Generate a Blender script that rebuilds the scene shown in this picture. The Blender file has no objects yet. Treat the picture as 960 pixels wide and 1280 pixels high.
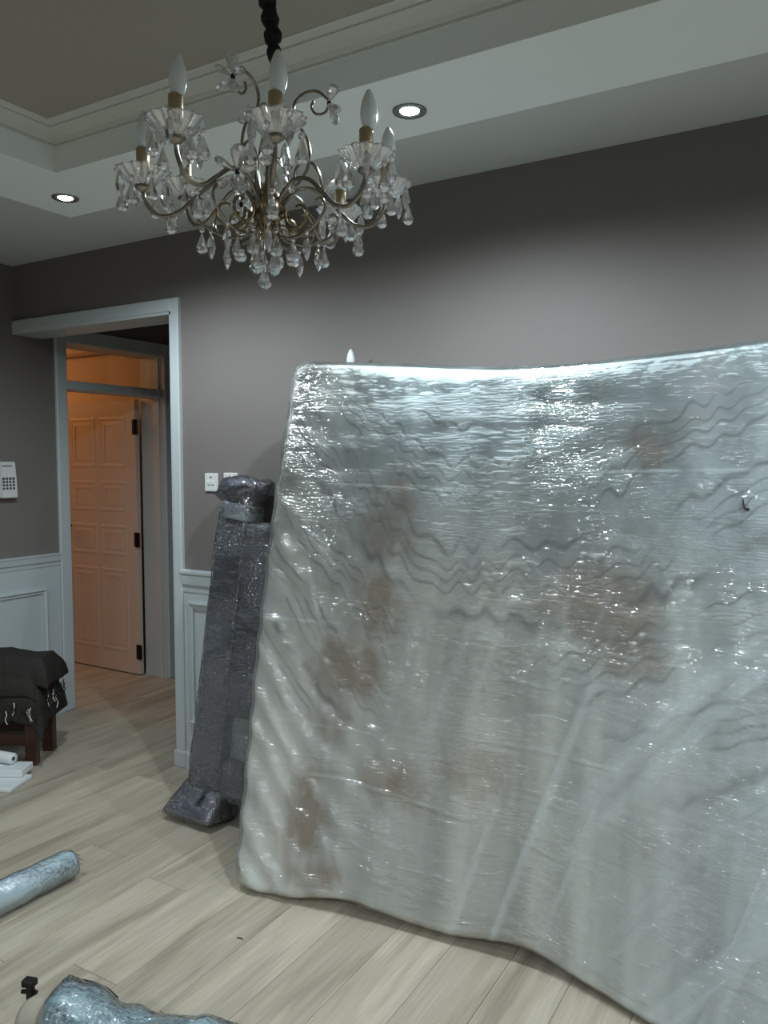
import bpy, bmesh, math, random
import numpy as np
from mathutils import Vector, Matrix

random.seed(7)
S = bpy.context.scene
COL = S.collection
R = math.radians
PI = math.pi

# ------------------------------------------------------------------ camera, world, lights, exposure
cam_d = bpy.data.cameras.new('camera')
cam = bpy.data.objects.new('camera', cam_d)
COL.objects.link(cam)
cam.location = (0, 0, 1.55)
cam.rotation_euler = (R(90 - 3.75), 0, R(30.7))
cam_d.sensor_fit = 'VERTICAL'
cam_d.sensor_height = 36.0
cam_d.sensor_width = 27.0
cam_d.lens = 990 / 1280 * 36
cam_d.clip_start = 0.02
S.camera = cam

w = bpy.data.worlds.new('world'); S.world = w
w.use_nodes = True
w.node_tree.nodes['Background'].inputs[0].default_value = (0.02, 0.022, 0.025, 1)
w.node_tree.nodes['Background'].inputs[1].default_value = 0.3
S.view_settings.view_transform = 'Standard'
S.view_settings.look = 'None'
S.view_settings.exposure = 0.0
S.view_settings.gamma = 1.0
S.view_settings.use_curve_mapping = False

SPOT_W = 58.0
SPOT_COL = (0.84, 0.95, 1.0)
SPOT_ANGLE = 173
WARM_W = 17.0
WARM_COL = (1.0, 0.43, 0.14)

# room constants (metres; camera stands at the origin)
YB = 2.866      # grey back wall
XL = -4.157     # left wall
XR = 2.3
YF = -3.2
ZC = 2.65       # main ceiling
OX = -2.909     # right edge of the opening in the back wall
OZ = 2.276

# ------------------------------------------------------------------ helpers
def link(o, parent=None):
    COL.objects.link(o)
    if parent is not None:
        o.parent = parent
    return o

def tag(o, label=None, cat=None, group=None, kind=None):
    if label: o['label'] = label
    if cat: o['category'] = cat
    if group: o['group'] = group
    if kind: o['kind'] = kind
    return o

def empty(name, loc=(0, 0, 0), rot=(0, 0, 0), parent=None):
    o = bpy.data.objects.new(name, None)
    o.empty_display_size = 0.05
    o.location = loc
    o.rotation_euler = rot
    return link(o, parent)

def obj(name, bm, mat, parent=None, smooth=False, loc=None, rot=None):
    me = bpy.data.meshes.new(name)
    if isinstance(bm, bmesh.types.BMesh):
        bm.normal_update()
        bm.to_mesh(me); bm.free()
    else:
        me.from_pydata(bm[0], [], bm[1]); me.update()
    if smooth:
        me.polygons.foreach_set('use_smooth', [True] * len(me.polygons))
    mats = mat if isinstance(mat, (list, tuple)) else [mat]
    for m in mats: me.materials.append(m)
    o = bpy.data.objects.new(name, me)
    if loc: o.location = loc
    if rot: o.rotation_euler = rot
    return link(o, parent)

def inst(name, me, parent=None, loc=(0, 0, 0), rot=(0, 0, 0), scale=None):
    o = bpy.data.objects.new(name, me)
    o.location = loc; o.rotation_euler = rot
    if scale: o.scale = scale
    return link(o, parent)

def box(bm, x0, x1, y0, y1, z0, z1, bev=0.0, seg=1):
    vs = [bm.verts.new(p) for p in ((x0, y0, z0), (x1, y0, z0), (x1, y1, z0), (x0, y1, z0),
                                    (x0, y0, z1), (x1, y0, z1), (x1, y1, z1), (x0, y1, z1))]
    fs = [bm.faces.new([vs[i] for i in f]) for f in ((3, 2, 1, 0), (4, 5, 6, 7), (0, 1, 5, 4), (1, 2, 6, 5), (2, 3, 7, 6), (3, 0, 4, 7))]
    if bev > 0:
        es = list({e for f in fs for e in f.edges})
        bmesh.ops.bevel(bm, geom=es, offset=bev, segments=seg, affect='EDGES', profile=0.5)
    return vs

def newbox(*a, **k):
    bm = bmesh.new(); box(bm, *a, **k); return bm

def lathe(bm, prof, n=16, cx=0, cy=0, cz=0, wob=None, cap=True):
    rings = []
    for (r, z) in prof:
        ring = []
        for i in range(n):
            a = 2 * PI * i / n
            rr = r if wob is None else r * wob(a, r, z)
            ring.append(bm.verts.new((cx + rr * math.cos(a), cy + rr * math.sin(a), cz + z)))
        rings.append(ring)
    for k in range(len(rings) - 1):
        for i in range(n):
            j = (i + 1) % n
            bm.faces.new((rings[k][i], rings[k][j], rings[k + 1][j], rings[k + 1][i]))
    if cap:
        bm.faces.new(list(reversed(rings[0]))); bm.faces.new(rings[-1])
    return rings

def catmull(pts, sub=6):
    P = [Vector(p) for p in pts]
    P = [P[0] * 2 - P[1]] + P + [P[-1] * 2 - P[-2]]
    out = []
    for i in range(1, len(P) - 2):
        a, b, c, d = P[i - 1], P[i], P[i + 1], P[i + 2]
        for k in range(sub):
            t = k / sub
            out.append(0.5 * ((2 * b) + (c - a) * t + (2 * a - 5 * b + 4 * c - d) * t * t + (3 * b - a - 3 * c + d) * t ** 3))
    out.append(P[-2])
    return out

def tube(bm, pts, rad, n=8, cap=True):
    P = [Vector(p) for p in pts]
    rings = []
    nrm = None
    for i, p in enumerate(P):
        t = (P[min(i + 1, len(P) - 1)] - P[max(i - 1, 0)])
        if t.length < 1e-9: t = Vector((0, 0, 1))
        t.normalize()
        if nrm is None:
            ref = Vector((0, 0, 1)) if abs(t.z) < 0.9 else Vector((1, 0, 0))
            nrm = t.cross(ref).normalized()
        nrm = (nrm - t * nrm.dot(t))
        if nrm.length < 1e-6: nrm = t.orthogonal()
        nrm.normalize()
        b = t.cross(nrm)
        r = rad(i / max(1, len(P) - 1)) if callable(rad) else rad
        rings.append([bm.verts.new(p + (nrm * math.cos(2 * PI * k / n) + b * math.sin(2 * PI * k / n)) * r) for k in range(n)])
    for i in range(len(rings) - 1):
        for k in range(n):
            j = (k + 1) % n
            bm.faces.new((rings[i][k], rings[i][j], rings[i + 1][j], rings[i + 1][k]))
    if cap:
        bm.faces.new(list(reversed(rings[0]))); bm.faces.new(rings[-1])

def rectsweep(bm, O, A, B, N, w_, h_, prof, closed=True):
    """sweep a profile [(outset, height)] around a rectangle w_ x h_ at O in the plane A,B, height along N"""
    O, A, B, N = Vector(O), Vector(A), Vector(B), Vector(N)
    rings = []
    for (o, h) in prof:
        c = [(-o, -o), (w_ + o, -o), (w_ + o, h_ + o), (-o, h_ + o)]
        rings.append([bm.verts.new(O + A * a + B * b + N * h) for a, b in c])
    m = len(rings)
    for k in range(m if closed else m - 1):
        for i in range(4):
            j = (i + 1) % 4
            bm.faces.new((rings[k][i], rings[k][j], rings[(k + 1) % m][j], rings[(k + 1) % m][i]))
    bmesh.ops.recalc_face_normals(bm, faces=bm.faces[:])

def extrude_profile(bm, prof, p0, p1, U, V):
    """closed profile [(u,v)] in axes U,V, from point p0 to p1"""
    p0, p1, U, V = Vector(p0), Vector(p1), Vector(U), Vector(V)
    a = [bm.verts.new(p0 + U * u + V * v) for u, v in prof]
    b = [bm.verts.new(p1 + U * u + V * v) for u, v in prof]
    n = len(prof)
    for i in range(n):
        j = (i + 1) % n
        bm.faces.new((a[i], a[j], b[j], b[i]))
    bm.faces.new(list(reversed(a))); bm.faces.new(b)
    bmesh.ops.recalc_face_normals(bm, faces=bm.faces[:])

# numpy value noise
def vnoise(u, v, su, sv, seed=0):
    rng = np.random.RandomState(seed)
    G = rng.rand(128, 128)
    x = np.asarray(u) / su + 50.0; y = np.asarray(v) / sv + 50.0
    xi = np.floor(x).astype(int); yi = np.floor(y).astype(int)
    fx = x - xi; fy = y - yi
    fx = fx * fx * (3 - 2 * fx); fy = fy * fy * (3 - 2 * fy)
    a = G[xi % 128, yi % 128]; b = G[(xi + 1) % 128, yi % 128]
    c = G[xi % 128, (yi + 1) % 128]; d = G[(xi + 1) % 128, (yi + 1) % 128]
    return (a * (1 - fx) + b * fx) * (1 - fy) + (c * (1 - fx) + d * fx) * fy

def fbm(u, v, su, sv, seed=0, oct=4):
    t = 0; amp = 0.5
    for k in range(oct):
        t = t + amp * vnoise(u, v, su / 2 ** k, sv / 2 ** k, seed + k * 13)
        amp *= 0.5
    return t

# ------------------------------------------------------------------ materials
def nodes(name):
    m = bpy.data.materials.new(name); m.use_nodes = True
    nt = m.node_tree
    return m, nt, nt.nodes['Principled BSDF']

def P(name, col, rough=0.5, metal=0.0, noise=0.0, nscale=8.0, bump=0.0, bscale=60.0, spec=0.5, coat=0.0):
    m, nt, b = nodes(name)
    b.inputs['Base Color'].default_value = (*col, 1)
    b.inputs['Roughness'].default_value = rough
    b.inputs['Metallic'].default_value = metal
    b.inputs['Specular IOR Level'].default_value = spec
    b.inputs['Coat Weight'].default_value = coat
    tc = nt.nodes.new('ShaderNodeTexCoord')
    if noise > 0:
        n = nt.nodes.new('ShaderNodeTexNoise'); n.inputs['Scale'].default_value = nscale; n.inputs['Detail'].default_value = 5
        nt.links.new(tc.outputs['Object'], n.inputs['Vector'])
        mx = nt.nodes.new('ShaderNodeMix'); mx.data_type = 'RGBA'
        mx.inputs[6].default_value = (*[max(0, c * (1 - noise)) for c in col], 1)
        mx.inputs[7].default_value = (*[min(1, c * (1 + noise)) for c in col], 1)
        nt.links.new(n.outputs['Fac'], mx.inputs[0]); nt.links.new(mx.outputs[2], b.inputs['Base Color'])
    if bump > 0:
        n = nt.nodes.new('ShaderNodeTexNoise'); n.inputs['Scale'].default_value = bscale; n.inputs['Detail'].default_value = 3
        nt.links.new(tc.outputs['Object'], n.inputs['Vector'])
        bp = nt.nodes.new('ShaderNodeBump'); bp.inputs['Strength'].default_value = bump; bp.inputs['Distance'].default_value = 0.005
        nt.links.new(n.outputs['Fac'], bp.inputs['Height']); nt.links.new(bp.outputs['Normal'], b.inputs['Normal'])
    return m

M = {}
M['wall'] = P('taupe_wall_paint', (0.195, 0.178, 0.168), 0.62, noise=0.04, nscale=3, bump=0.05, bscale=150, spec=0.3)
M['wall_dark'] = P('corridor_paint', (0.20, 0.165, 0.145), 0.7, noise=0.05)
M['white'] = P('white_trim_paint', (0.53, 0.585, 0.60), 0.4, noise=0.03, nscale=5, bump=0.03, bscale=90)
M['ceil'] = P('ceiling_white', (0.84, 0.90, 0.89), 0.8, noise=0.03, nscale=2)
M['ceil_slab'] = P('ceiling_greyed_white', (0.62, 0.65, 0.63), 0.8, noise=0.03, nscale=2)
M['cornice'] = P('cornice_white', (0.60, 0.62, 0.58), 0.6, noise=0.03)
M['tray'] = P('ceiling_beige', (0.35, 0.33, 0.28), 0.8, noise=0.03, nscale=2)
M['door'] = P('door_paint', (0.66, 0.56, 0.47), 0.45, noise=0.03)
M['warm_wall'] = P('cream_room_paint', (0.62, 0.50, 0.38), 0.7, noise=0.04)
M['black_metal'] = P('black_metal', (0.018, 0.016, 0.014), 0.45, metal=0.6, noise=0.2, nscale=30)
M['brass'] = P('antique_brass', (0.30, 0.235, 0.145), 0.26, metal=1.0, noise=0.25, nscale=40)
M['brass_light'] = P('satin_brass', (0.52, 0.43, 0.30), 0.35, metal=1.0, noise=0.15, nscale=60)
M['silver'] = P('aged_nickel', (0.30, 0.27, 0.225), 0.2, metal=1.0, noise=0.2, nscale=50)
M['bulb'] = P('frosted_bulb', (0.82, 0.90, 0.92), 0.28, noise=0.02, coat=0.3)
M['rope'] = P('black_velvet_sleeve', (0.010, 0.009, 0.010), 0.9, noise=0.3, nscale=60, bump=0.4, bscale=120)
M['plastic'] = P('white_plastic', (0.68, 0.70, 0.68), 0.35, noise=0.02)
M['key'] = P('grey_key', (0.07, 0.075, 0.08), 0.5, noise=0.05)
M['dwood'] = P('dark_stained_wood', (0.06, 0.023, 0.014), 0.38, noise=0.45, nscale=14, bump=0.1, bscale=40)
M['cloth'] = P('dark_brown_cloth', (0.017, 0.013, 0.011), 0.8, noise=0.35, nscale=20, bump=0.3, bscale=250)
M['thread'] = P('pale_thread', (0.55, 0.53, 0.50), 0.8, noise=0.1)
M['darkthread'] = P('dark_thread', (0.015, 0.012, 0.010), 0.9, noise=0.1)
M['paper'] = P('white_paper', (0.72, 0.76, 0.77), 0.5, noise=0.04)
M['card'] = P('cardboard_tube', (0.48, 0.44, 0.40), 0.8, noise=0.08, nscale=30)
M['cream'] = P('cream_padding', (0.40, 0.365, 0.30), 0.6, noise=0.1, nscale=14)
M['brown'] = P('brown_scrap', (0.10, 0.06, 0.035), 0.8, noise=0.2)
M['chrome'] = P('downlight_chrome', (0.30, 0.31, 0.32), 0.25, metal=1.0, noise=0.05)
M['subfloor'] = P('floor_joint', (0.10, 0.085, 0.065), 0.9, noise=0.1)
M['black_mark'] = P('black_mark', (0.01, 0.01, 0.01), 0.7, noise=0.1)

def emis(name, col, st):
    m, nt, b = nodes(name)
    b.inputs['Base Color'].default_value = (0, 0, 0, 1)
    b.inputs['Emission Color'].default_value = (*col, 1)
    b.inputs['Emission Strength'].default_value = st
    return m
M['lens'] = emis('lit_downlight_lens', (0.86, 0.97, 1.0), 30)

def glassy(name, tint=(0.97, 0.98, 1.0), tr=0.45, gl=0.2):
    m = bpy.data.materials.new(name); m.use_nodes = True
    nt = m.node_tree; nt.nodes.clear()
    out = nt.nodes.new('ShaderNodeOutputMaterial')
    g = nt.nodes.new('ShaderNodeBsdfGlass'); g.inputs['IOR'].default_value = 1.5; g.inputs['Roughness'].default_value = 0.03
    g.inputs['Color'].default_value = (*tint, 1)
    t = nt.nodes.new('ShaderNodeBsdfTransparent'); t.inputs['Color'].default_value = (*tint, 1)
    s = nt.nodes.new('ShaderNodeBsdfGlossy'); s.inputs['Roughness'].default_value = 0.09; s.inputs['Color'].default_value = (1, 1, 1, 1)
    a = nt.nodes.new('ShaderNodeMixShader'); a.inputs[0].default_value = tr
    b = nt.nodes.new('ShaderNodeMixShader'); b.inputs[0].default_value = gl
    nt.links.new(g.outputs[0], a.inputs[1]); nt.links.new(t.outputs[0], a.inputs[2])
    nt.links.new(a.outputs[0], b.inputs[1]); nt.links.new(s.outputs[0], b.inputs[2])
    nt.links.new(b.outputs[0], out.inputs[0])
    return m
M['crystal'] = glassy('cut_crystal', tr=0.22, gl=0.30)
M['pane'] = glassy('window_glass', tr=0.9, gl=0.04)

# wood planks: grain along local y, tone per plank
def plank_mat():
    m, nt, b = nodes('pale_oak_laminate')
    L = nt.links.new
    tc = nt.nodes.new('ShaderNodeTexCoord'); oi = nt.nodes.new('ShaderNodeObjectInfo')
    off = nt.nodes.new('ShaderNodeVectorMath'); off.operation = 'MULTIPLY_ADD'
    off.inputs[1].default_value = (0, 0, 0)
    add = nt.nodes.new('ShaderNodeVectorMath'); add.operation = 'ADD'
    sc = nt.nodes.new('ShaderNodeVectorMath'); sc.operation = 'SCALE'; sc.inputs['Scale'].default_value = 37.0
    comb = nt.nodes.new('ShaderNodeCombineXYZ')
    for k in range(3): L(oi.outputs['Random'], comb.inputs[k])
    L(comb.outputs[0], sc.inputs[0])
    L(tc.outputs['Object'], add.inputs[0]); L(sc.outputs[0], add.inputs[1])
    def stretched(sx, sy, scale, detail, dist=0.0):
        mp = nt.nodes.new('ShaderNodeMapping'); mp.inputs['Scale'].default_value = (sx, sy, 1)
        L(add.outputs[0], mp.inputs['Vector'])
        n = nt.nodes.new('ShaderNodeTexNoise'); n.inputs['Scale'].default_value = scale; n.inputs['Detail'].default_value = detail
        n.inputs['Distortion'].default_value = dist
        L(mp.outputs[0], n.inputs['Vector']); return n
    n1 = stretched(9, 0.9, 1.6, 6, 0.6)        # broad figure
    n2 = stretched(60, 1.6, 2.2, 4)            # fine grain
    # cathedral figure
    mp = nt.nodes.new('ShaderNodeMapping'); mp.inputs['Scale'].default_value = (1, 0.13, 1); L(add.outputs[0], mp.inputs['Vector'])
    wv = nt.nodes.new('ShaderNodeTexWave'); wv.wave_type = 'RINGS'; wv.inputs['Scale'].default_value = 9; wv.inputs['Distortion'].default_value = 5
    wv.inputs['Detail'].default_value = 3; wv.inputs['Detail Scale'].default_value = 1.5
    L(mp.outputs[0], wv.inputs['Vector'])
    r1 = nt.nodes.new('ShaderNodeValToRGB')
    e = r1.color_ramp.elements
    e[0].position = 0.30; e[0].color = (0.37, 0.315, 0.245, 1)
    e[1].position = 0.72; e[1].color = (0.545, 0.49, 0.40, 1)
    mid = e.new(0.5); mid.color = (0.495, 0.44, 0.35, 1)
    L(n1.outputs['Fac'], r1.inputs[0])
    def mul(colsock, facnode, sock, lo, hi, strength):
        rr = nt.nodes.new('ShaderNodeMapRange'); rr.inputs['To Min'].default_value = lo; rr.inputs['To Max'].default_value = hi
        rr.inputs['From Min'].default_value = 0.3; rr.inputs['From Max'].default_value = 0.7
        L(facnode.outputs[sock], rr.inputs['Value'])
        mx = nt.nodes.new('ShaderNodeMix'); mx.data_type = 'RGBA'; mx.blend_type = 'MULTIPLY'; mx.inputs[0].default_value = strength
        L(colsock, mx.inputs[6]); L(rr.outputs[0], mx.inputs[7]); return mx.outputs[2]
    c = mul(r1.outputs[0], n2, 'Fac', 0.86, 1.06, 1.0)
    c = mul(c, wv, 'Fac', 0.90, 1.04, 1.0)
    rr = nt.nodes.new('ShaderNodeMapRange'); rr.inputs['To Min'].default_value = 0.90; rr.inputs['To Max'].default_value = 1.08
    L(oi.outputs['Random'], rr.inputs['Value'])
    mx = nt.nodes.new('ShaderNodeMix'); mx.data_type = 'RGBA'; mx.blend_type = 'MULTIPLY'; mx.inputs[0].default_value = 1
    L(c, mx.inputs[6]); L(rr.outputs[0], mx.inputs[7]); L(mx.outputs[2], b.inputs['Base Color'])
    b.inputs['Roughness'].default_value = 0.42
    b.inputs['Specular IOR Level'].default_value = 0.35
    bp = nt.nodes.new('ShaderNodeBump'); bp.inputs['Strength'].default_value = 0.12; bp.inputs['Distance'].default_value = 0.002
    L(n2.outputs['Fac'], bp.inputs['Height']); L(bp.outputs['Normal'], b.inputs['Normal'])
    return m
M['oak'] = plank_mat()

# stretch film: transparent, milky where bunched, glossy with fine wrinkles (uses the uv layer in metres)
def film_mat(name, milk=0.10, gloss=0.12, su=5.0, sv=60.0, fine=240.0, strength=0.6, rough=0.10, tint=(0.80, 0.90, 0.94), fine_amt=0.6, dist=0.004, attr=True, coords='UV', fine_st=1.0, f0=0.45, f1=0.62):
    m = bpy.data.materials.new(name); m.use_nodes = True
    nt = m.node_tree; nt.nodes.clear(); L = nt.links.new
    out = nt.nodes.new('ShaderNodeOutputMaterial')
    tc = nt.nodes.new('ShaderNodeTexCoord')
    mp = nt.nodes.new('ShaderNodeMapping'); mp.inputs['Scale'].default_value = (su, sv, sv if coords == 'Object' else 1); L(tc.outputs[coords], mp.inputs['Vector'])
    n1 = nt.nodes.new('ShaderNodeTexNoise'); n1.inputs['Scale'].default_value = 1; n1.inputs['Detail'].default_value = 2; n1.inputs['Distortion'].default_value = 0.3
    L(mp.outputs[0], n1.inputs['Vector'])
    n2 = nt.nodes.new('ShaderNodeTexNoise'); n2.inputs['Scale'].default_value = fine; n2.inputs['Detail'].default_value = 2
    mp2 = nt.nodes.new('ShaderNodeMapping'); mp2.inputs['Scale'].default_value = (fine_st, 1, 1); L(tc.outputs[coords], mp2.inputs['Vector']); L(mp2.outputs[0], n2.inputs['Vector'])
    # fine crinkle appears in patches
    n3 = nt.nodes.new('ShaderNodeTexNoise'); n3.inputs['Scale'].default_value = 5.0; n3.inputs['Detail'].default_value = 3
    mp3 = nt.nodes.new('ShaderNodeMapping'); mp3.inputs['Scale'].default_value = (0.6, 2.2, 1); L(tc.outputs[coords], mp3.inputs['Vector']); L(mp3.outputs[0], n3.inputs['Vector'])
    pr = nt.nodes.new('ShaderNodeMapRange'); pr.inputs['From Min'].default_value = f0; pr.inputs['From Max'].default_value = f1
    pr.inputs['To Max'].default_value = fine_amt
    L(n3.outputs['Fac'], pr.inputs['Value'])
    mm = nt.nodes.new('ShaderNodeMath'); mm.operation = 'MULTIPLY'; L(n2.outputs['Fac'], mm.inputs[0]); L(pr.outputs[0], mm.inputs[1])
    n4 = nt.nodes.new('ShaderNodeTexNoise'); n4.inputs['Scale'].default_value = 1.0; n4.inputs['Detail'].default_value = 3
    mp4 = nt.nodes.new('ShaderNodeMapping'); mp4.inputs['Scale'].default_value = (4.0, 11.0, 4.0); L(tc.outputs[coords], mp4.inputs['Vector']); L(mp4.outputs[0], n4.inputs['Vector'])
    pw = nt.nodes.new('ShaderNodeMapRange'); pw.inputs['From Min'].default_value = 0.42; pw.inputs['From Max'].default_value = 0.66
    pw.inputs['To Min'].default_value = 0.12; L(n4.outputs['Fac'], pw.inputs['Value'])
    wm = nt.nodes.new('ShaderNodeMath'); wm.operation = 'MULTIPLY'; L(n1.outputs['Fac'], wm.inputs[0]); L(pw.outputs[0], wm.inputs[1])
    if attr:
        ac = nt.nodes.new('ShaderNodeAttribute'); ac.attribute_name = 'crease'
        w2 = nt.nodes.new('ShaderNodeMath'); w2.operation = 'MULTIPLY'; L(wm.outputs[0], w2.inputs[0]); L(ac.outputs['Fac'], w2.inputs[1]); wm = w2
    ad = nt.nodes.new('ShaderNodeMath'); ad.operation = 'ADD'; L(wm.outputs[0], ad.inputs[0]); L(mm.outputs[0], ad.inputs[1])
    bp = nt.nodes.new('ShaderNodeBump'); bp.inputs['Strength'].default_value = strength; bp.inputs['Distance'].default_value = dist
    L(ad.outputs[0], bp.inputs['Height'])
    tr = nt.nodes.new('ShaderNodeBsdfTransparent'); tr.inputs['Color'].default_value = (0.95, 0.97, 0.98, 1)
    df = nt.nodes.new('ShaderNodeBsdfDiffuse'); df.inputs['Color'].default_value = (*tint, 1)
    gl = nt.nodes.new('ShaderNodeBsdfGlossy'); gl.inputs['Roughness'].default_value = rough; gl.inputs['Color'].default_value = (1, 1, 1, 1)
    L(bp.outputs['Normal'], gl.inputs['Normal'])
    m1 = nt.nodes.new('ShaderNodeMixShader'); m1.inputs[0].default_value = milk
    if attr:
        at = nt.nodes.new('ShaderNodeAttribute'); at.attribute_name = 'bunch'
        ma = nt.nodes.new('ShaderNodeMath'); ma.operation = 'ADD'; ma.inputs[1].default_value = milk; ma.use_clamp = True
        L(at.outputs['Fac'], ma.inputs[0]); L(ma.outputs[0], m1.inputs[0])
    L(tr.outputs[0], m1.inputs[1]); L(df.outputs[0], m1.inputs[2])
    fr = nt.nodes.new('ShaderNodeFresnel'); fr.inputs['IOR'].default_value = 1.45; L(bp.outputs['Normal'], fr.inputs['Normal'])
    fa = nt.nodes.new('ShaderNodeMath'); fa.operation = 'ADD'; fa.inputs[1].default_value = gloss; fa.use_clamp = True; L(fr.outputs[0], fa.inputs[0])
    m2 = nt.nodes.new('ShaderNodeMixShader'); L(fa.outputs[0], m2.inputs[0])
    L(m1.outputs[0], m2.inputs[1]); L(gl.outputs[0], m2.inputs[2]); L(m2.outputs[0], out.inputs[0])
    return m
M['film'] = film_mat('stretch_film', milk=0.05, gloss=0.06, su=7, sv=50, strength=1.0, dist=0.010, fine=150, fine_amt=0.55, rough=0.10, fine_st=0.16, f0=0.37, f1=0.58)
M['film_post'] = film_mat('stretch_film_over_blanket', milk=0.02, gloss=0.10, su=16, sv=40, fine=70, strength=1.0, rough=0.12, fine_amt=2.6, dist=0.011, f0=0.35, f1=0.58, attr=False, coords='Object')
M['film_roll'] = film_mat('blue_film_roll', milk=0.80, gloss=0.10, su=40, sv=22, fine=90, strength=1.0, dist=0.016, fine_amt=0.5, f0=0.4, f1=0.6, tint=(0.74, 0.90, 0.97), attr=False, coords='Object')
M['film_band'] = film_mat('tight_film_band', milk=0.16, gloss=0.10, su=5, sv=90, fine=120, strength=1.0, dist=0.012, tint=(0.62, 0.72, 0.78), attr=False, coords='Object')
M['film_thin'] = film_mat('loose_film', milk=0.45, gloss=0.08, su=30, sv=40, fine=120, strength=0.8, attr=False, coords='Object')

def fabric_mat():
    m, nt, b = nodes('patterned_mattress_ticking')
    at = nt.nodes.new('ShaderNodeAttribute'); at.attribute_name = 'tick'
    nt.links.new(at.outputs['Color'], b.inputs['Base Color'])
    b.inputs['Roughness'].default_value = 0.75
    tc = nt.nodes.new('ShaderNodeTexCoord')
    n = nt.nodes.new('ShaderNodeTexNoise'); n.inputs['Scale'].default_value = 400
    nt.links.new(tc.outputs['UV'], n.inputs['Vector'])
    bp = nt.nodes.new('ShaderNodeBump'); bp.inputs['Strength'].default_value = 0.15; bp.inputs['Distance'].default_value = 0.002
    nt.links.new(n.outputs['Fac'], bp.inputs['Height']); nt.links.new(bp.outputs['Normal'], b.inputs['Normal'])
    return m
M['ticking'] = fabric_mat()

def bubble_mat(name, col, coat=0.5, scale=130):
    m, nt, b = nodes(name); L = nt.links.new
    tc = nt.nodes.new('ShaderNodeTexCoord')
    v = nt.nodes.new('ShaderNodeTexVoronoi'); v.inputs['Scale'].default_value = scale; v.inputs['Randomness'].default_value = 0.25
    L(tc.outputs['Object'], v.inputs['Vector'])
    n = nt.nodes.new('ShaderNodeTexNoise'); n.inputs['Scale'].default_value = 9; n.inputs['Detail'].default_value = 5
    L(tc.outputs['Object'], n.inputs['Vector'])
    mx = nt.nodes.new('ShaderNodeMix'); mx.data_type = 'RGBA'
    mx.inputs[6].default_value = (*[c * 0.6 for c in col], 1); mx.inputs[7].default_value = (*[c * 1.4 for c in col], 1)
    L(n.outputs['Fac'], mx.inputs[0]); L(mx.outputs[2], b.inputs['Base Color'])
    bp = nt.nodes.new('ShaderNodeBump'); bp.inputs['Strength'].default_value = 0.8; bp.inputs['Distance'].default_value = 0.004; bp.invert = True
    L(v.outputs['Distance'], bp.inputs['Height']); L(bp.outputs['Normal'], b.inputs['Normal'])
    b.inputs['Roughness'].default_value = 0.35
    b.inputs['Coat Weight'].default_value = coat; b.inputs['Coat Roughness'].default_value = 0.12
    L(bp.outputs['Normal'], b.inputs['Coat Normal'])
    return m
M['bubble'] = bubble_mat('dark_bubble_wrap', (0.125, 0.122, 0.165))
M['bubble_pale'] = bubble_mat('pale_bubble_wrap', (0.36, 0.40, 0.43), scale=110)
M['bubble_blue'] = bubble_mat('blue_clear_bubble_wrap', (0.42, 0.57, 0.63), coat=1.0, scale=70)

# ------------------------------------------------------------------ floor
TH = 0.012
fl = obj('floor', newbox(-8.0, XR + 0.2, YF - 0.2, 7.2, -0.08, -TH), M['subfloor']); tag(fl, kind='structure')
PW, PLN = 0.192, 1.285
bmP = newbox(-PW / 2 + 0.0007, PW / 2 - 0.0007, -PLN / 2 + 0.0007, PLN / 2 - 0.0007, -TH, 0.0, bev=0.0012)
pm = bpy.data.meshes.new('plank'); bmP.to_mesh(pm); bmP.free(); pm.materials.append(M['oak'])
cx = XL + 0.03
k = 0
col_i = 0
x = -7.3
while x < XR + PW:
    offs = (col_i * 0.47 % 1.0) * PLN + random.uniform(-0.1, 0.1)
    if x < -4.4: y0, y1 = 2.3, 5.0
    elif x < OX + 0.1: y0, y1 = -0.2, 6.2
    else: y0, y1 = -0.9, YB + 0.05
    if x > 0.9: y0, y1 = 0.6, YB + 0.05
    y = y0 - offs
    while y < y1:
        inst('plank', pm, fl, (x, y + PLN / 2, 0))
        y += PLN
    x += PW; col_i += 1

# ------------------------------------------------------------------ walls
WT = 0.18
bm = bmesh.new()
box(bm, OX, XR + 0.2, YB, YB + WT, 0, ZC)                  # right of the opening
box(bm, XL, OX, YB, YB + WT, OZ, ZC)                       # over the opening
wb = obj('wall_back', bm, M['wall']); tag(wb, kind='structure')

DY0, DY1 = 3.196, 3.985     # door opening in the left wall
DH = 2.262
LT = 0.20
bm = bmesh.new()
box(bm, XL - LT, XL, YF, DY0 - 0.04, 0, ZC)
box(bm, XL - LT, XL, DY1 + 0.04, 6.4, 0, ZC)
box(bm, XL - LT, XL, DY0 - 0.04, DY1 + 0.04, DH + 0.04, ZC)
wl = obj('wall_left', bm, M['wall']); tag(wl, kind='structure')
wr = obj('wall_right', newbox(XR, XR + 0.2, YF, YB, 0, ZC), M['wall']); tag(wr, kind='structure')
wf = obj('wall_front', newbox(XL - LT, XR + 0.2, YF - 0.2, YF, 0, ZC), M['wall']); tag(wf, kind='structure')
# corridor beyond the opening
wc = obj('wall_corridor', newbox(OX + 0.12, OX + 0.25, YB + WT, 6.4, 0, ZC), M['wall_dark']); tag(wc, kind='structure')
we = obj('wall_corridor_end', newbox(XL - LT, OX + 0.25, 6.4, 6.55, 0, ZC), M['wall_dark']); tag(we, kind='structure')
# warm room behind the door
bm = bmesh.new()
box(bm, -5.42, XL - LT - 0.002, 4.16, 4.3, 0, ZC)          # wall behind the open door
box(bm, -7.4, -5.3, 5.1, 5.25, 0, ZC)
box(bm, -5.45, -5.3, 4.3, 5.25, 0, ZC)
box(bm, -7.4, -7.25, 2.2, 5.25, 0, ZC)
box(bm, -7.4, XL - LT - 0.002, 2.1, 2.25, 0, ZC)
ww = obj('wall_far_room', bm, M['warm_wall']); tag(ww, kind='structure')

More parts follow.
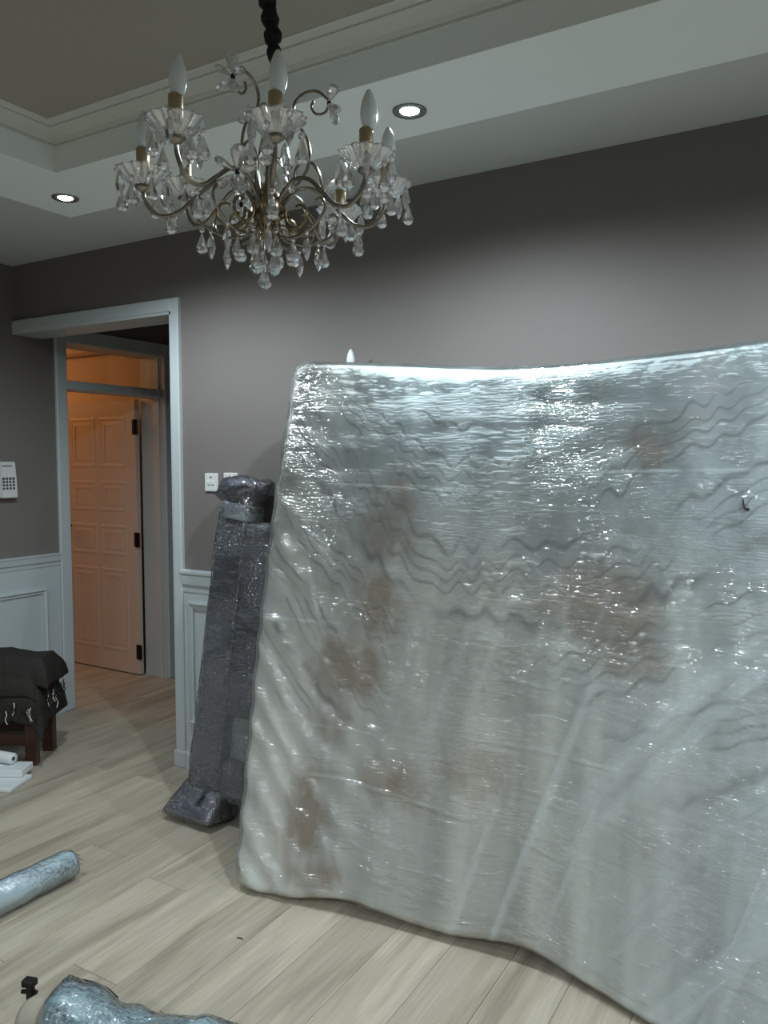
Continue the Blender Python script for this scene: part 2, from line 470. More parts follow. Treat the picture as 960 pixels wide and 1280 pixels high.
# ------------------------------------------------------------------ ceiling: slab, dropped ring with downlights, cornice, beige centre
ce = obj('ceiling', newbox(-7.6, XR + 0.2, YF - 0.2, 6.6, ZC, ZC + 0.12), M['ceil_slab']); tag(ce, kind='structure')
IX0, IX1, IY0, IY1 = -2.382, 0.95, -1.40, 1.816     # inner edge of the ring
RW_X, RW_Y = 0.384, 0.355
RZ = 2.53
bm = bmesh.new()
rings = []
for (ox, oy, z) in ((0, 0, ZC), (0, 0, RZ), (RW_X, RW_Y, RZ), (RW_X, RW_Y, ZC)):
    rings.append([bm.verts.new(p) for p in ((IX0 - ox, IY0 - oy, z), (IX1 + ox, IY0 - oy, z), (IX1 + ox, IY1 + oy, z), (IX0 - ox, IY1 + oy, z))])
for k in range(3):
    for i in range(4):
        j = (i + 1) % 4
        bm.faces.new((rings[k][i], rings[k][j], rings[k + 1][j], rings[k + 1][i]))
bmesh.ops.recalc_face_normals(bm, faces=bm.faces[:])
obj('bulkhead_ring', bm, M['ceil'], ce)
bm = bmesh.new()
# cornice profile: outset is measured inwards (negative), height downwards from the slab
cp = [(0.0, -0.040), (-0.012, -0.040), (-0.012, -0.032), (-0.020, -0.032), (-0.026, -0.024), (-0.046, -0.016), (-0.068, -0.013),
      (-0.078, -0.013), (-0.078, -0.008), (-0.090, -0.008), (-0.098, -0.004), (-0.110, -0.004), (-0.110, 0.001), (0.0, 0.001)]
rectsweep(bm, (IX0, IY0, ZC), (1, 0, 0), (0, 1, 0), (0, 0, 1), IX1 - IX0, IY1 - IY0, cp)
obj('cornice', bm, M['cornice'], ce)
obj('tray_panel', newbox(IX0 + 0.05, IX1 - 0.05, IY0 + 0.05, IY1 - 0.05, ZC - 0.003, ZC + 0.01), M['tray'], ce)
# cornice in the far room
bm = bmesh.new(); box(bm, -7.25, -5.45, 5.0, 5.1, ZC - 0.12, ZC, bev=0.02); box(bm, -5.45, XL - LT, 4.08, 4.16, ZC - 0.30, ZC - 0.22, bev=0.02)
t = obj('trim_1', bm, M['warm_wall']); tag(t, kind='structure')

# ------------------------------------------------------------------ trim: opening casing, dado, mouldings, skirting
bm = bmesh.new()
box(bm, OX, OX + 0.052, YB - 0.022, YB + 0.01, 0, 2.341, bev=0.005)
box(bm, XL, OX + 0.0, YB - 0.022, YB + 0.01, OZ, 2.341, bev=0.005)
box(bm, OX - 0.012, OX, YB - 0.015, YB + WT, 0, OZ)
box(bm, XL, OX, YB - 0.015, YB + WT, OZ - 0.012, OZ)
t = obj('trim_2', bm, M['white']); tag(t, kind='structure')

def dado_back():
    x0 = OX + 0.052
    d = obj('dado_panelling', newbox(x0, XR, YB - 0.008, YB, 0, 0.96), M['white'], wb)
    bm = bmesh.new()
    prof = [(0, 0), (0, -0.012), (0.03, -0.014), (0.04, -0.024), (0.085, -0.030), (0.095, -0.036), (0.108, -0.036), (0.112, -0.03), (0.112, 0)]
    extrude_profile(bm, prof, (x0, YB, 0.897), (XR, YB, 0.897), (0, 0, 1), (0, 1, 0))
    obj('chair_rail', bm, M['white'], wb)
    xs = x0 + 0.035
    while xs < XR - 0.3:
        bm = bmesh.new()
        pr = [(0, 0), (0, 0.018), (-0.012, 0.022), (-0.022, 0.012), (-0.034, 0.012), (-0.034, 0)]
        rectsweep(bm, (xs, YB - 0.008, 0.235), (1, 0, 0), (0, 0, 1), (0, -1, 0), 0.62, 0.62, pr)
        obj('panel_moulding', bm, M['white'], wb)
        xs += 0.74
dado_back()
def skirt(bm, p0, p1, U, V):
    extrude_profile(bm, [(0, 0), (0, 0.022), (0.07, 0.022), (0.082, 0.012), (0.085, 0)], p0, p1, U, V)
bm = bmesh.new(); skirt(bm, (OX - 0.018, YB, 0), (XR, YB, 0), (0, 0, 1), (0, -1, 0))
box(bm, OX - 0.018, OX + 0.06, YB - 0.028, YB + 0.03, 0, 0.084, bev=0.004)
b_ = obj('baseboard_back', bm, M['white']); tag(b_, kind='structure')

def dado_left(ya, yb, panels):
    obj('dado_panelling', newbox(XL, XL + 0.008, ya, yb, 0, 0.95), M['white'], wl)
    bm = bmesh.new()
    prof = [(0, 0), (0, 0.012), (0.02, 0.014), (0.03, 0.022), (0.06, 0.026), (0.068, 0.030), (0.074, 0.030), (0.076, 0.024), (0.076, 0)]
    extrude_profile(bm, prof, (XL, ya, 0.912), (XL, yb, 0.912), (0, 0, 1), (1, 0, 0))
    obj('chair_rail', bm, M['white'], wl)
    for (a, b) in panels:
        bm = bmesh.new()
        pr = [(0, 0), (0, 0.016), (-0.010, 0.020), (-0.020, 0.010), (-0.030, 0.010), (-0.030, 0)]
        rectsweep(bm, (XL + 0.008, a, 0.38), (0, 1, 0), (0, 0, 1), (1, 0, 0), b - a, 0.405, pr)
        obj('panel_moulding', bm, M['white'], wl)
dado_left(YF, 3.115, [(2.12, 3.018), (1.1, 2.0), (0.1, 1.0)])
dado_left(4.07, 6.4, [(4.16, 4.9)])
bm = bmesh.new(); skirt(bm, (XL, YF, 0), (XL, 3.115, 0), (0, 0, 1), (1, 0, 0)); skirt(bm, (XL, 4.07, 0), (XL, 6.4, 0), (0, 0, 1), (1, 0, 0))
b_ = obj('baseboard_left', bm, M['white']); tag(b_, kind='structure')

# ------------------------------------------------------------------ the door with transom light
bm = bmesh.new()
FX0, FX1 = XL - LT - 0.015, XL + 0.022
# casing on the corridor side, lining through the wall
box(bm, XL - 0.004, FX1, 3.118, DY0, 0, 2.35, bev=0.006)
box(bm, XL - 0.004, FX1, DY1, 4.062, 0, 2.35, bev=0.006)
box(bm, XL - 0.004, FX1, DY0, DY1, 2.262, 2.35, bev=0.006)
box(bm, FX0, XL, 3.15, DY0, 0, 2.30)
box(bm, FX0, XL, DY1, 4.03, 0, 2.30)
box(bm, FX0, XL, DY0, DY1, 2.262, 2.30)
# stop beads
box(bm, XL - 0.05, XL - 0.03, DY0, DY0 + 0.012, 0, 2.262); box(bm, XL - 0.05, XL - 0.03, DY1 - 0.012, DY1, 0, 2.262)
dr = obj('door_1', bm, M['white']); tag(dr, kind='structure')
obj('transom_bar', newbox(XL - 0.15, XL + 0.012, DY0, DY1, 1.982, 2.036, bev=0.004), M['white'], dr)
obj('transom_pane', newbox(XL - 0.105, XL - 0.099, DY0, DY1, 2.036, 2.262), M['pane'], dr)
# leaf swung through 90 degrees into the far room, hinged at the far jamb
HX, HY = XL - LT - 0.022, 3.93
LW, LH, LTK = 0.79, 1.968, 0.042
bm = newbox(-LW, 0, 0, LTK, 0, LH, bev=0.003)
leaf = obj('door_leaf', bm, M['door'], dr, loc=(HX, HY, 0.008))
pr = [(0.012, 0), (0.010, 0.002), (0.0, 0.004), (-0.012, 0.002), (-0.020, 0.0005), (-0.040, 0.003), (-0.046, 0.0035), (-0.046, 0)]
for (za, zb) in ((0.16, 0.74), (0.86, 1.06), (1.18, 1.38), (1.50, 1.84)):
    for xa in (-LW + 0.11, -LW + 0.43):
        bm = bmesh.new()
        rectsweep(bm, (xa, 0, za), (1, 0, 0), (0, 0, 1), (0, -1, 0), 0.25, zb - za, pr)
        obj('door_panel', bm, M['door'], leaf)
for hz in (0.165, 0.975, 1.775):
    bm = bmesh.new()
    box(bm, -0.006 - 0.018, 0.010 + 0.016, -0.006, 0.004, -0.052, 0.052, bev=0.001)
    lathe(bm, [(0.006, -0.054), (0.006, 0.054)], 8, cx=0.003, cy=-0.008)
    obj('hinge', bm, M['black_metal'], leaf, loc=(0, 0, hz))
bm = bmesh.new()
box(bm, -LW + 0.025, -LW + 0.062, -0.008, 0, 0.93, 1.14, bev=0.003)
tube(bm, catmull([(-LW + 0.043, 0, 1.06), (-LW + 0.043, -0.04, 1.06), (-LW + 0.06, -0.052, 1.06), (-LW + 0.15, -0.05, 1.055)], 5), 0.008, 8)
obj('door_handle', bm, M['black_metal'], leaf)

# ------------------------------------------------------------------ downlights in the ring
def downlight(x, y, label, group='recessed downlights in the ceiling band'):
    e = empty('downlight', (x, y, RZ))
    tag(e, label, 'downlight', group)
    bm = bmesh.new()
    lathe(bm, [(0.027, 0.001), (0.028, -0.003), (0.034, -0.0045), (0.044, -0.006), (0.048, -0.004), (0.049, 0.001)], 28, cap=False)
    obj('trim_ring', bm, M['chrome'], e, smooth=True)
    bm = bmesh.new(); lathe(bm, [(0.0005, -0.0085), (0.016, -0.007), (0.027, -0.002), (0.027, 0.001)], 24)
    obj('lens', bm, M['lens'], e, smooth=True)
    ld = bpy.data.lights.new('downlight_lamp', 'SPOT')
    ld.energy = SPOT_W; ld.color = SPOT_COL; ld.spot_size = R(SPOT_ANGLE); ld.spot_blend = 0.6; ld.shadow_soft_size = 0.022
    lo = bpy.data.objects.new('downlight_lamp', ld); lo.location = (0, 0, -0.032); link(lo, e)
downlight(-1.11, 2.01, 'lit round downlight in the white ceiling band, next to the chandelier candles')
downlight(-2.574, 2.0, 'lit round downlight at the corner of the ceiling band, above the doorway')
downlight(0.354, 2.0, 'lit round downlight in the ceiling band above the right end of the wrapped mattress')
for (x, y) in ((-2.574, -1.58), (-1.11, -1.58), (0.354, -1.58), (1.142, 0.75), (1.142, -0.5)):
    downlight(x, y, 'lit round downlight in a run of the ceiling band away from the doorway wall')

# warm ceiling lamp of the far room
def far_lamp():
    e = empty('ceiling_lamp', (-6.0, 3.2, ZC))
    tag(e, 'warm glowing dome lamp on the ceiling of the room behind the open door', 'lamp')
    bm = bmesh.new(); lathe(bm, [(0.13, 0), (0.13, -0.02), (0.12, -0.02)], 24); obj('base', bm, M['brass'], e)
    bm = bmesh.new(); lathe(bm, [(0.12, -0.02), (0.11, -0.05), (0.07, -0.075), (0.001, -0.085)], 24)
    obj('shade', bm, emis('warm_shade', (1.0, 0.6, 0.28), 3.0), e, smooth=True)
    ld = bpy.data.lights.new('warm_lamp', 'POINT'); ld.energy = WARM_W; ld.color = WARM_COL; ld.shadow_soft_size = 0.08
    lo = bpy.data.objects.new('warm_lamp', ld); lo.location = (0, 0, -0.2); link(lo, e)
far_lamp()

# ------------------------------------------------------------------ wrapped mattress
LEAN = math.atan2(0.40, 1.93)
SL, CL = math.sin(LEAN), math.cos(LEAN)
MX0, MW = -1.915, 1.86
MTH = 0.22
def smooth_interp(x, xs, ys):
    # monotone-ish cubic through the points
    xs = np.array(xs); ys = np.array(ys)
    m = np.gradient(ys, xs)
    i = np.clip(np.searchsorted(xs, x) - 1, 0, len(xs) - 2)
    h = xs[i + 1] - xs[i]; t = (x - xs[i]) / h
    return ((2 * t ** 3 - 3 * t ** 2 + 1) * ys[i] + (t ** 3 - 2 * t ** 2 + t) * h * m[i] + (-2 * t ** 3 + 3 * t ** 2) * ys[i + 1] + (t ** 3 - t ** 2) * h * m[i + 1])

def mattress_surface(NU, NV, infl, disp):
    """front face grid with rounded rim, plus sides and back; disp(u,v)-> outward relief"""
    gu = np.linspace(0, 1, NU); gv = np.linspace(0, 1, NV)
    # denser at the rims
    den = lambda t: t - 0.55 * np.sin(2 * PI * t) / (2 * PI)
    U, V = np.meshgrid(den(gu), den(gv), indexing='ij')
    u = U * MW
    top = smooth_interp(u, [0, 0.25, 0.49, 0.92, 1.34, 1.69, 1.86], [1.975, 1.955, 1.933, 1.897, 1.905, 1.932, 1.95])
    v = V * top
    rr = 0.042
    du = np.minimum(u, MW - u); dv = np.minimum(v, top - v)
    # rounded corner in plan
    rc = 0.05
    e = lambda d: np.where(d < rr, rr - np.sqrt(np.maximum(0, rr ** 2 - (rr - np.minimum(d, rr)) ** 2)), 0)
    depth = np.maximum(e(du), e(dv)) + 0.35 * np.minimum(e(du), e(dv))
    uu = u.copy(); vv = v.copy()
    cu = np.maximum(0, rc - du) / rc; cv = np.maximum(0, rc - dv) / rc
    pull = cu * cv * rc * 0.45
    uu += np.where(u < MW / 2, 1, -1) * pull; vv += np.where(V < 0.5, 1, -1) * pull
    rim = np.clip(np.minimum(du, dv) / 0.008, 0, 1)
    relief = disp(u, v) * rim + infl
    yb = smooth_interp(u, [0, 0.2, 0.46, 0.8, 1.15, 1.5, 1.72, 1.86], [2.095, 2.125, 2.17, 2.205, 2.225, 2.135, 2.09, 2.075])
    zb = smooth_interp(u, [0, 0.2, 0.46, 0.56, 0.8, 1.10, 1.2, 1.5, 1.86], [0.004, 0.006, 0.042, 0.030, 0.016, 0.040, 0.022, 0.006, 0.002])
    y0 = 2.12
    wv = (1 - V) ** 1.5
    Y = y0 + (yb - y0) * wv + vv * SL + depth * CL - relief * CL
    Z = vv * CL - depth * SL * (0.4 * V) + relief * SL * 0.5 + zb * (1 - V) ** 3
    lefts = smooth_interp(V, [0, 0.05, 0.25, 0.42, 0.6, 0.75, 1.0], [0.035, 0.03, 0.010, -0.008, -0.012, -0.012, 0.0])
    X = MX0 + uu + lefts * (1 - U) 
    X = X - np.where(U < 0.5, 1, -1) * infl * (du < 0.02)
    Z = np.where(V > 0.5, Z + infl * (dv < 0.02), np.maximum(Z, 0.0015))
    P3 = np.stack([X, Y, Z], -1).reshape(-1, 3)
    verts = P3.tolist()
    idx = np.arange(NU * NV).reshape(NU, NV)
    faces = np.stack([idx[:-1, :-1], idx[1:, :-1], idx[1:, 1:], idx[:-1, 1:]], -1).reshape(-1, 4).tolist()
    loop = list(idx[:, 0]) + list(idx[-1, 1:]) + list(idx[-2::-1, -1]) + list(idx[0, -2:0:-1])
    loop = [int(i) for i in loop]
    nb = len(verts)
    prev = loop
    for (dd, ins) in ((0.09, 0.0), (0.17, 0.0), (0.215, 0.012), (0.24, 0.05)):
        cur = []
        for i in loop:
            xx, yy, zz = verts[i]
            cxm, czm = MX0 + MW / 2, 0.97
            s = 1 - ins / 0.95
            zz2 = max(0.0015, czm + (zz - czm) * s - (dd * SL if zz > 0.9 else 0))
            cur.append(len(verts)); verts.append([cxm + (xx - cxm) * s, yy + dd - 0.04, zz2])
        n = len(loop)
        for k in range(n):
            j = (k + 1) % n
            faces.append([prev[j], prev[k], cur[k], cur[j]])
        prev = cur
    faces.append(prev)
    return verts, faces, u.reshape(-1), v.reshape(-1)

def mattress_relief(u, v):
    # vertical soft folds, diagonal swags at the left, sag in the middle
    s = 0.004 * (fbm(u + 0.22 * v, v, 0.075, 1.3, 3, 3) - 0.45) * 2
    s += 0.010 * (fbm(u, v, 0.5, 0.5, 5, 2) - 0.4)
    diag = u * 0.75 + v * 0.66
    lw = np.clip(1 - u / 0.7, 0, 1) * np.clip(1.25 - v / 1.9, 0.15, 1)
    s += 0.008 * lw * np.sin(diag * 62 + 7 * fbm(u, v, 0.25, 0.25, 9, 2))
    diag2 = u * 0.86 - v * 0.5
    rw = np.clip((u - 1.0) / 0.7, 0, 1) * np.clip(1.3 - v / 1.4, 0, 1)
    s += 0.009 * rw * (fbm(diag2, u * 0.5 + v * 0.86, 0.11, 2.0, 17, 3) - 0.45) * 2
    return s

def lines_field(u, v):
    swag = 0.85 * np.maximum(0.72 - u, 0) ** 1.25 / 0.72 ** 0.25 + np.where(u > 1.1, 0.55 * np.maximum(u - 1.1, 0) ** 1.3, 0)
    tri = np.sin(2 * PI * (u / 0.092 + 2.2 * fbm(u, v, 0.3, 0.5, 21, 2))) * (0.5 + 1.3 * vnoise(u, v, 0.13, 0.2, 27))
    cm = np.clip((u - 0.12) / 0.25, 0, 1) * np.clip((1.75 - u) / 0.25, 0.25, 1)
    g = v - swag + 0.013 * tri * cm + 0.09 * (fbm(u, v, 0.35, 0.18, 23, 3) - 0.45)
    ph = (g + 0.035 * np.sin(g * 21)) / 0.068
    fr = np.abs((ph % 1.0) - 0.5) * 2          # 0 in the middle of a line
    kk = np.floor(ph)
    ln = np.exp(-(fr / 0.19) ** 2)
    band = np.clip((v - 0.72 + 0.18 * np.sin(u * 5)) / 0.18, 0, 1) * np.clip((1.86 - v) / 0.12, 0, 1)
    vis = np.clip((fbm(u, v, 0.22, 0.10, 31, 3) - 0.25) * 5, 0.1, 1)
    return ln * band * vis

def ticking(u, v):
    n = len(u)
    base = np.array([0.84, 0.81, 0.745])
    cool = np.array([0.80, 0.86, 0.87])
    t = np.clip((v - 1.15) / 0.5, 0, 1) * np.clip(u / 0.5, 0.1, 1)
    t = np.clip(t + np.clip((u - 1.0) / 0.7, 0, 1) * 0.6, 0, 1)
    col = base[None] * (1 - t[:, None]) + cool[None] * t[:, None]
    # alternating woven columns
    c = fbm(u - 0.05 * v, v, 0.085, 2.2, 41, 3)
    col *= (0.60 + 0.88 * c)[:, None]
    c2 = fbm(u, v, 0.3, 0.22, 43, 4)
    col *= (0.84 + 0.32 * c2)[:, None]
    # floral brown areas
    br = np.zeros(n)
    for (bu, bv, ru, rv, a) in ((0.52, 1.36, 0.12, 0.20, 0.6), (0.50, 1.08, 0.10, 0.14, 0.7), (0.40, 0.83, 0.13, 0.10, 0.95), (0.33, 0.62, 0.09, 0.10, 0.5),
                                (0.27, 0.30, 0.08, 0.16, 0.75), (0.33, 0.10, 0.14, 0.06, 0.5), (1.38, 1.62, 0.07, 0.08, 0.8), (1.27, 1.13, 0.16, 0.12, 1.0),
                                (1.36, 1.00, 0.12, 0.08, 0.7), (0.9, 1.18, 0.12, 0.10, 0.4), (0.62, 0.45, 0.16, 0.10, 0.5), (0.90, 0.55, 0.2, 0.12, 0.35), (1.5, 0.5, 0.2, 0.2, 0.2)):
        br = np.maximum(br, a * np.exp(-((u - bu) / ru) ** 2 - ((v - bv) / rv) ** 2))
    br = np.clip((br * (0.1 + 2.2 * fbm(u, v, 0.040, 0.075, 51, 5)) - 0.16) * 2.0, 0, 1)
    brown = np.array([0.44, 0.30, 0.175])
    col = col * (1 - 0.72 * br[:, None]) + brown[None] * 0.72 * br[:, None]
    ln = lines_field(u, v)
    dark = np.array([0.20, 0.185, 0.16])
    col = col * (1 - 0.72 * ln[:, None]) + dark[None] * 0.72 * ln[:, None]
    return np.clip(col, 0, 1)

def set_uv_attr(me, u, v, nfront):
    uvl = me.uv_layers.new(name='UVMap')
    li = np.empty(len(me.loops), dtype=np.int64); me.loops.foreach_get('vertex_index', li)
    co = np.empty(len(me.vertices) * 3); me.vertices.foreach_get('co', co); co = co.reshape(-1, 3)
    U = np.concatenate([u, co[nfront:, 0] + co[nfront:, 1]]); V = np.concatenate([v, co[nfront:, 2]])
    uvl.data.foreach_set('uv', np.stack([U[li], V[li]], -1).reshape(-1).astype(np.float32))
    return U, V

def mattress():
    root = empty('mattress', (-1.0, 2.2, 0))
    tag(root, 'large patterned mattress wrapped in clear stretch film, leaning on its end against the grey wall', 'mattress')
    inv = Matrix.Translation((1.0, -2.2, 0))
    vs, fs, u, v = mattress_surface(460, 480, 0.0, lambda a, b: mattress_relief(a, b) - 0.0035 * lines_field(a, b))
    o = obj('ticking_cover', (vs, fs), M['ticking'], root, smooth=True)
    o.data.transform(inv)
    U, V = set_uv_attr(o.data, u, v, len(u))
    col = np.ones((len(U), 4)); col[:, :3] = ticking(U, V)
    a = o.data.color_attributes.new('tick', 'FLOAT_COLOR', 'POINT'); a.data.foreach_set('color', col.reshape(-1).astype(np.float32))
    # film
    def fdisp(a, b):
        s = 0.6 * mattress_relief(a, b)
        s += 0.0012 * (fbm(a, b + 0.06 * a, 0.34, 0.022, 61, 2) - 0.45) * 2
        s += 0.010 * (fbm(a, b, 0.05, 0.02, 67, 3) - 0.42) * np.clip((b - 1.80) / 0.06, 0, 1)
        return s + 0.004 * np.clip(bunch(a, b), 0, 1)
    def bunch(a, b):
        d1 = a * 0.93 - b * 0.30
        k1 = np.clip((fbm(d1, a * 0.3 + b * 0.93, 0.045, 1.6, 71, 3) - 0.53) * 6, 0, 1) * np.clip((a - 0.5) / 0.5, 0, 1) * np.clip((1.25 - b) / 0.4, 0, 1)
        d2 = a * 0.78 - b * 0.62
        k2 = np.clip((fbm(d2, b, 0.065, 1.6, 73, 3) - 0.50) * 4, 0, 1) * np.clip((a - 1.05) / 0.3, 0, 1) * np.clip((1.35 - b) / 0.4, 0, 1)
        d3 = a * 0.9 + b * 0.35
        k3 = np.clip((fbm(d3, b, 0.035, 1.2, 75, 3) - 0.58) * 9, 0, 1) * np.clip((0.5 - a) / 0.2, 0, 1) * np.clip((1.2 - b) / 0.3, 0, 1)
        # overlapping horizontal wraps of the film: edges of the layers
        k4 = 0
        for (v0, sl, a0, a1) in ((1.50, -0.03, 0.25, 0.95), (1.52, 0.02, 1.1, 1.86), (0.98, 0.01, 0.0, 0.4), (0.46, -0.06, 0.0, 0.8), (0.99, 0.0, 0.8, 1.6), (0.62, -0.02, 0.1, 0.6), (0.66, 0.0, 0.9, 1.7)):
            k4 = np.maximum(k4, np.exp(-((b - v0 - sl * a) / 0.004) ** 2) * np.clip((a - a0) / 0.05, 0, 1) * np.clip((a1 - a) / 0.05, 0, 1))
        return np.maximum(np.maximum(k1, k2), np.maximum(k3, 0.8 * k4 * np.clip((fbm(a, b, 0.05, 0.05, 91, 3) - 0.3) * 4, 0, 1)))
    vs, fs, u, v = mattress_surface(300, 420, 0.009, fdisp)
    f = obj('stretch_film', (vs, fs), M['film'], root, smooth=True)
    f['label'] = 'clear wrinkled stretch film with glints'
    f.data.transform(inv)
    U, V = set_uv_attr(f.data, u, v, len(u))
    bu = np.zeros(len(U)); bu[:len(u)] = 0.24 * bunch(u, v) + 0.05 * np.clip((u - 1.1) / 0.6, 0, 1) + 0.06 * np.clip((fbm(u, v, 0.3, 0.3, 81, 3) - 0.4) * 3, 0, 1)
    a = f.data.attributes.new('bunch', 'FLOAT', 'POINT'); a.data.foreach_set('value', bu.astype(np.float32))
    cr = 0.5 * np.ones(len(U)); cr[:len(u)] = 0.50 + 1.25 * np.exp(-((u - 0.95 - 0.05 * (1.5 - v)) / 0.13) ** 2) * np.clip((v - 0.55) / 0.4, 0.15, 1) + 0.75 * np.exp(-((u - 1.3) / 0.3) ** 2 - ((v - 1.06) / 0.16) ** 2) + 0.2 * np.exp(-((v - 1.80) / 0.07) ** 2)
    a = f.data.attributes.new('crease', 'FLOAT', 'POINT'); a.data.foreach_set('value', cr.astype(np.float32))
    # little tear
    bm = bmesh.new()
    tube(bm, [(0.735, 0.199, 1.442), (0.737, 0.199, 1.427), (0.742, 0.195, 1.415), (0.752, 0.195, 1.414)], lambda t: 0.002 + 0.003 * t, 6)
    tr_ = obj('tear', bm, M['black_mark'], root)
    return root
MAT = mattress()

# ------------------------------------------------------------------ wrapped headboard behind the mattress
def wrapped_bar(bm, x0, x1, z0, z1, th, seed, nx=10, nz=60, ny=5, rough=0.006):
    """rounded, lumpy rectangular bar standing in z, centred on y=0"""
    rng = np.random.RandomState(seed)
    rings = []
    per = []
    nn = 28
    for k in range(nz + 1):
        z = z0 + (z1 - z0) * k / nz
        ring = []
        for i in range(nn):
            a = 2 * PI * i / nn
            c, s = math.cos(a), math.sin(a)
            q = 0.45
            ex = math.copysign(abs(c) ** q, c); ey = math.copysign(abs(s) ** q, s)
            endt = min(1.0, min(k, nz - k) / 2.0 * 0.25 + 0.75)
            n_ = float(vnoise(np.array([a * 0.5 + seed]), np.array([z]), 0.25, 0.05, seed)[0] - 0.5)
            hx = (x1 - x0) / 2 * endt + n_ * rough * 2; hy = th / 2 * endt + n_ * rough * 2
            ring.append(bm.verts.new(((x0 + x1) / 2 + ex * hx, ey * hy, z)))
        rings.append(ring)
    for k in range(nz):
        for i in range(nn):
            j = (i + 1) % nn
            bm.faces.new((rings[k][i], rings[k][j], rings[k + 1][j], rings[k + 1][i]))
    bm.faces.new(list(reversed(rings[0]))); bm.faces.new(rings[-1])

def lumpy_box(x0, x1, y0, y1, z0, z1, bev, seed, amp, cuts=10, taper=None):
    bm = bmesh.new(); box(bm, x0, x1, y0, y1, z0, z1, bev=bev, seg=3)
    bmesh.ops.subdivide_edges(bm, edges=[e for e in bm.edges if e.calc_length() > 0.05], cuts=cuts, use_grid_fill=True)
    bm.normal_update()
    co = np.array([v_.co[:] for v_ in bm.verts])
    nn = fbm(co[:, 0] + co[:, 1] * 0.7, co[:, 2] + co[:, 1] * 0.3, 0.06, 0.09, seed, 2) - 0.37
    for v_, n_ in zip(bm.verts, nn):
        c = v_.co.copy()
        if taper: c = Vector(taper(c))
        v_.co = c + v_.normal * float(n_) * amp
    return bm

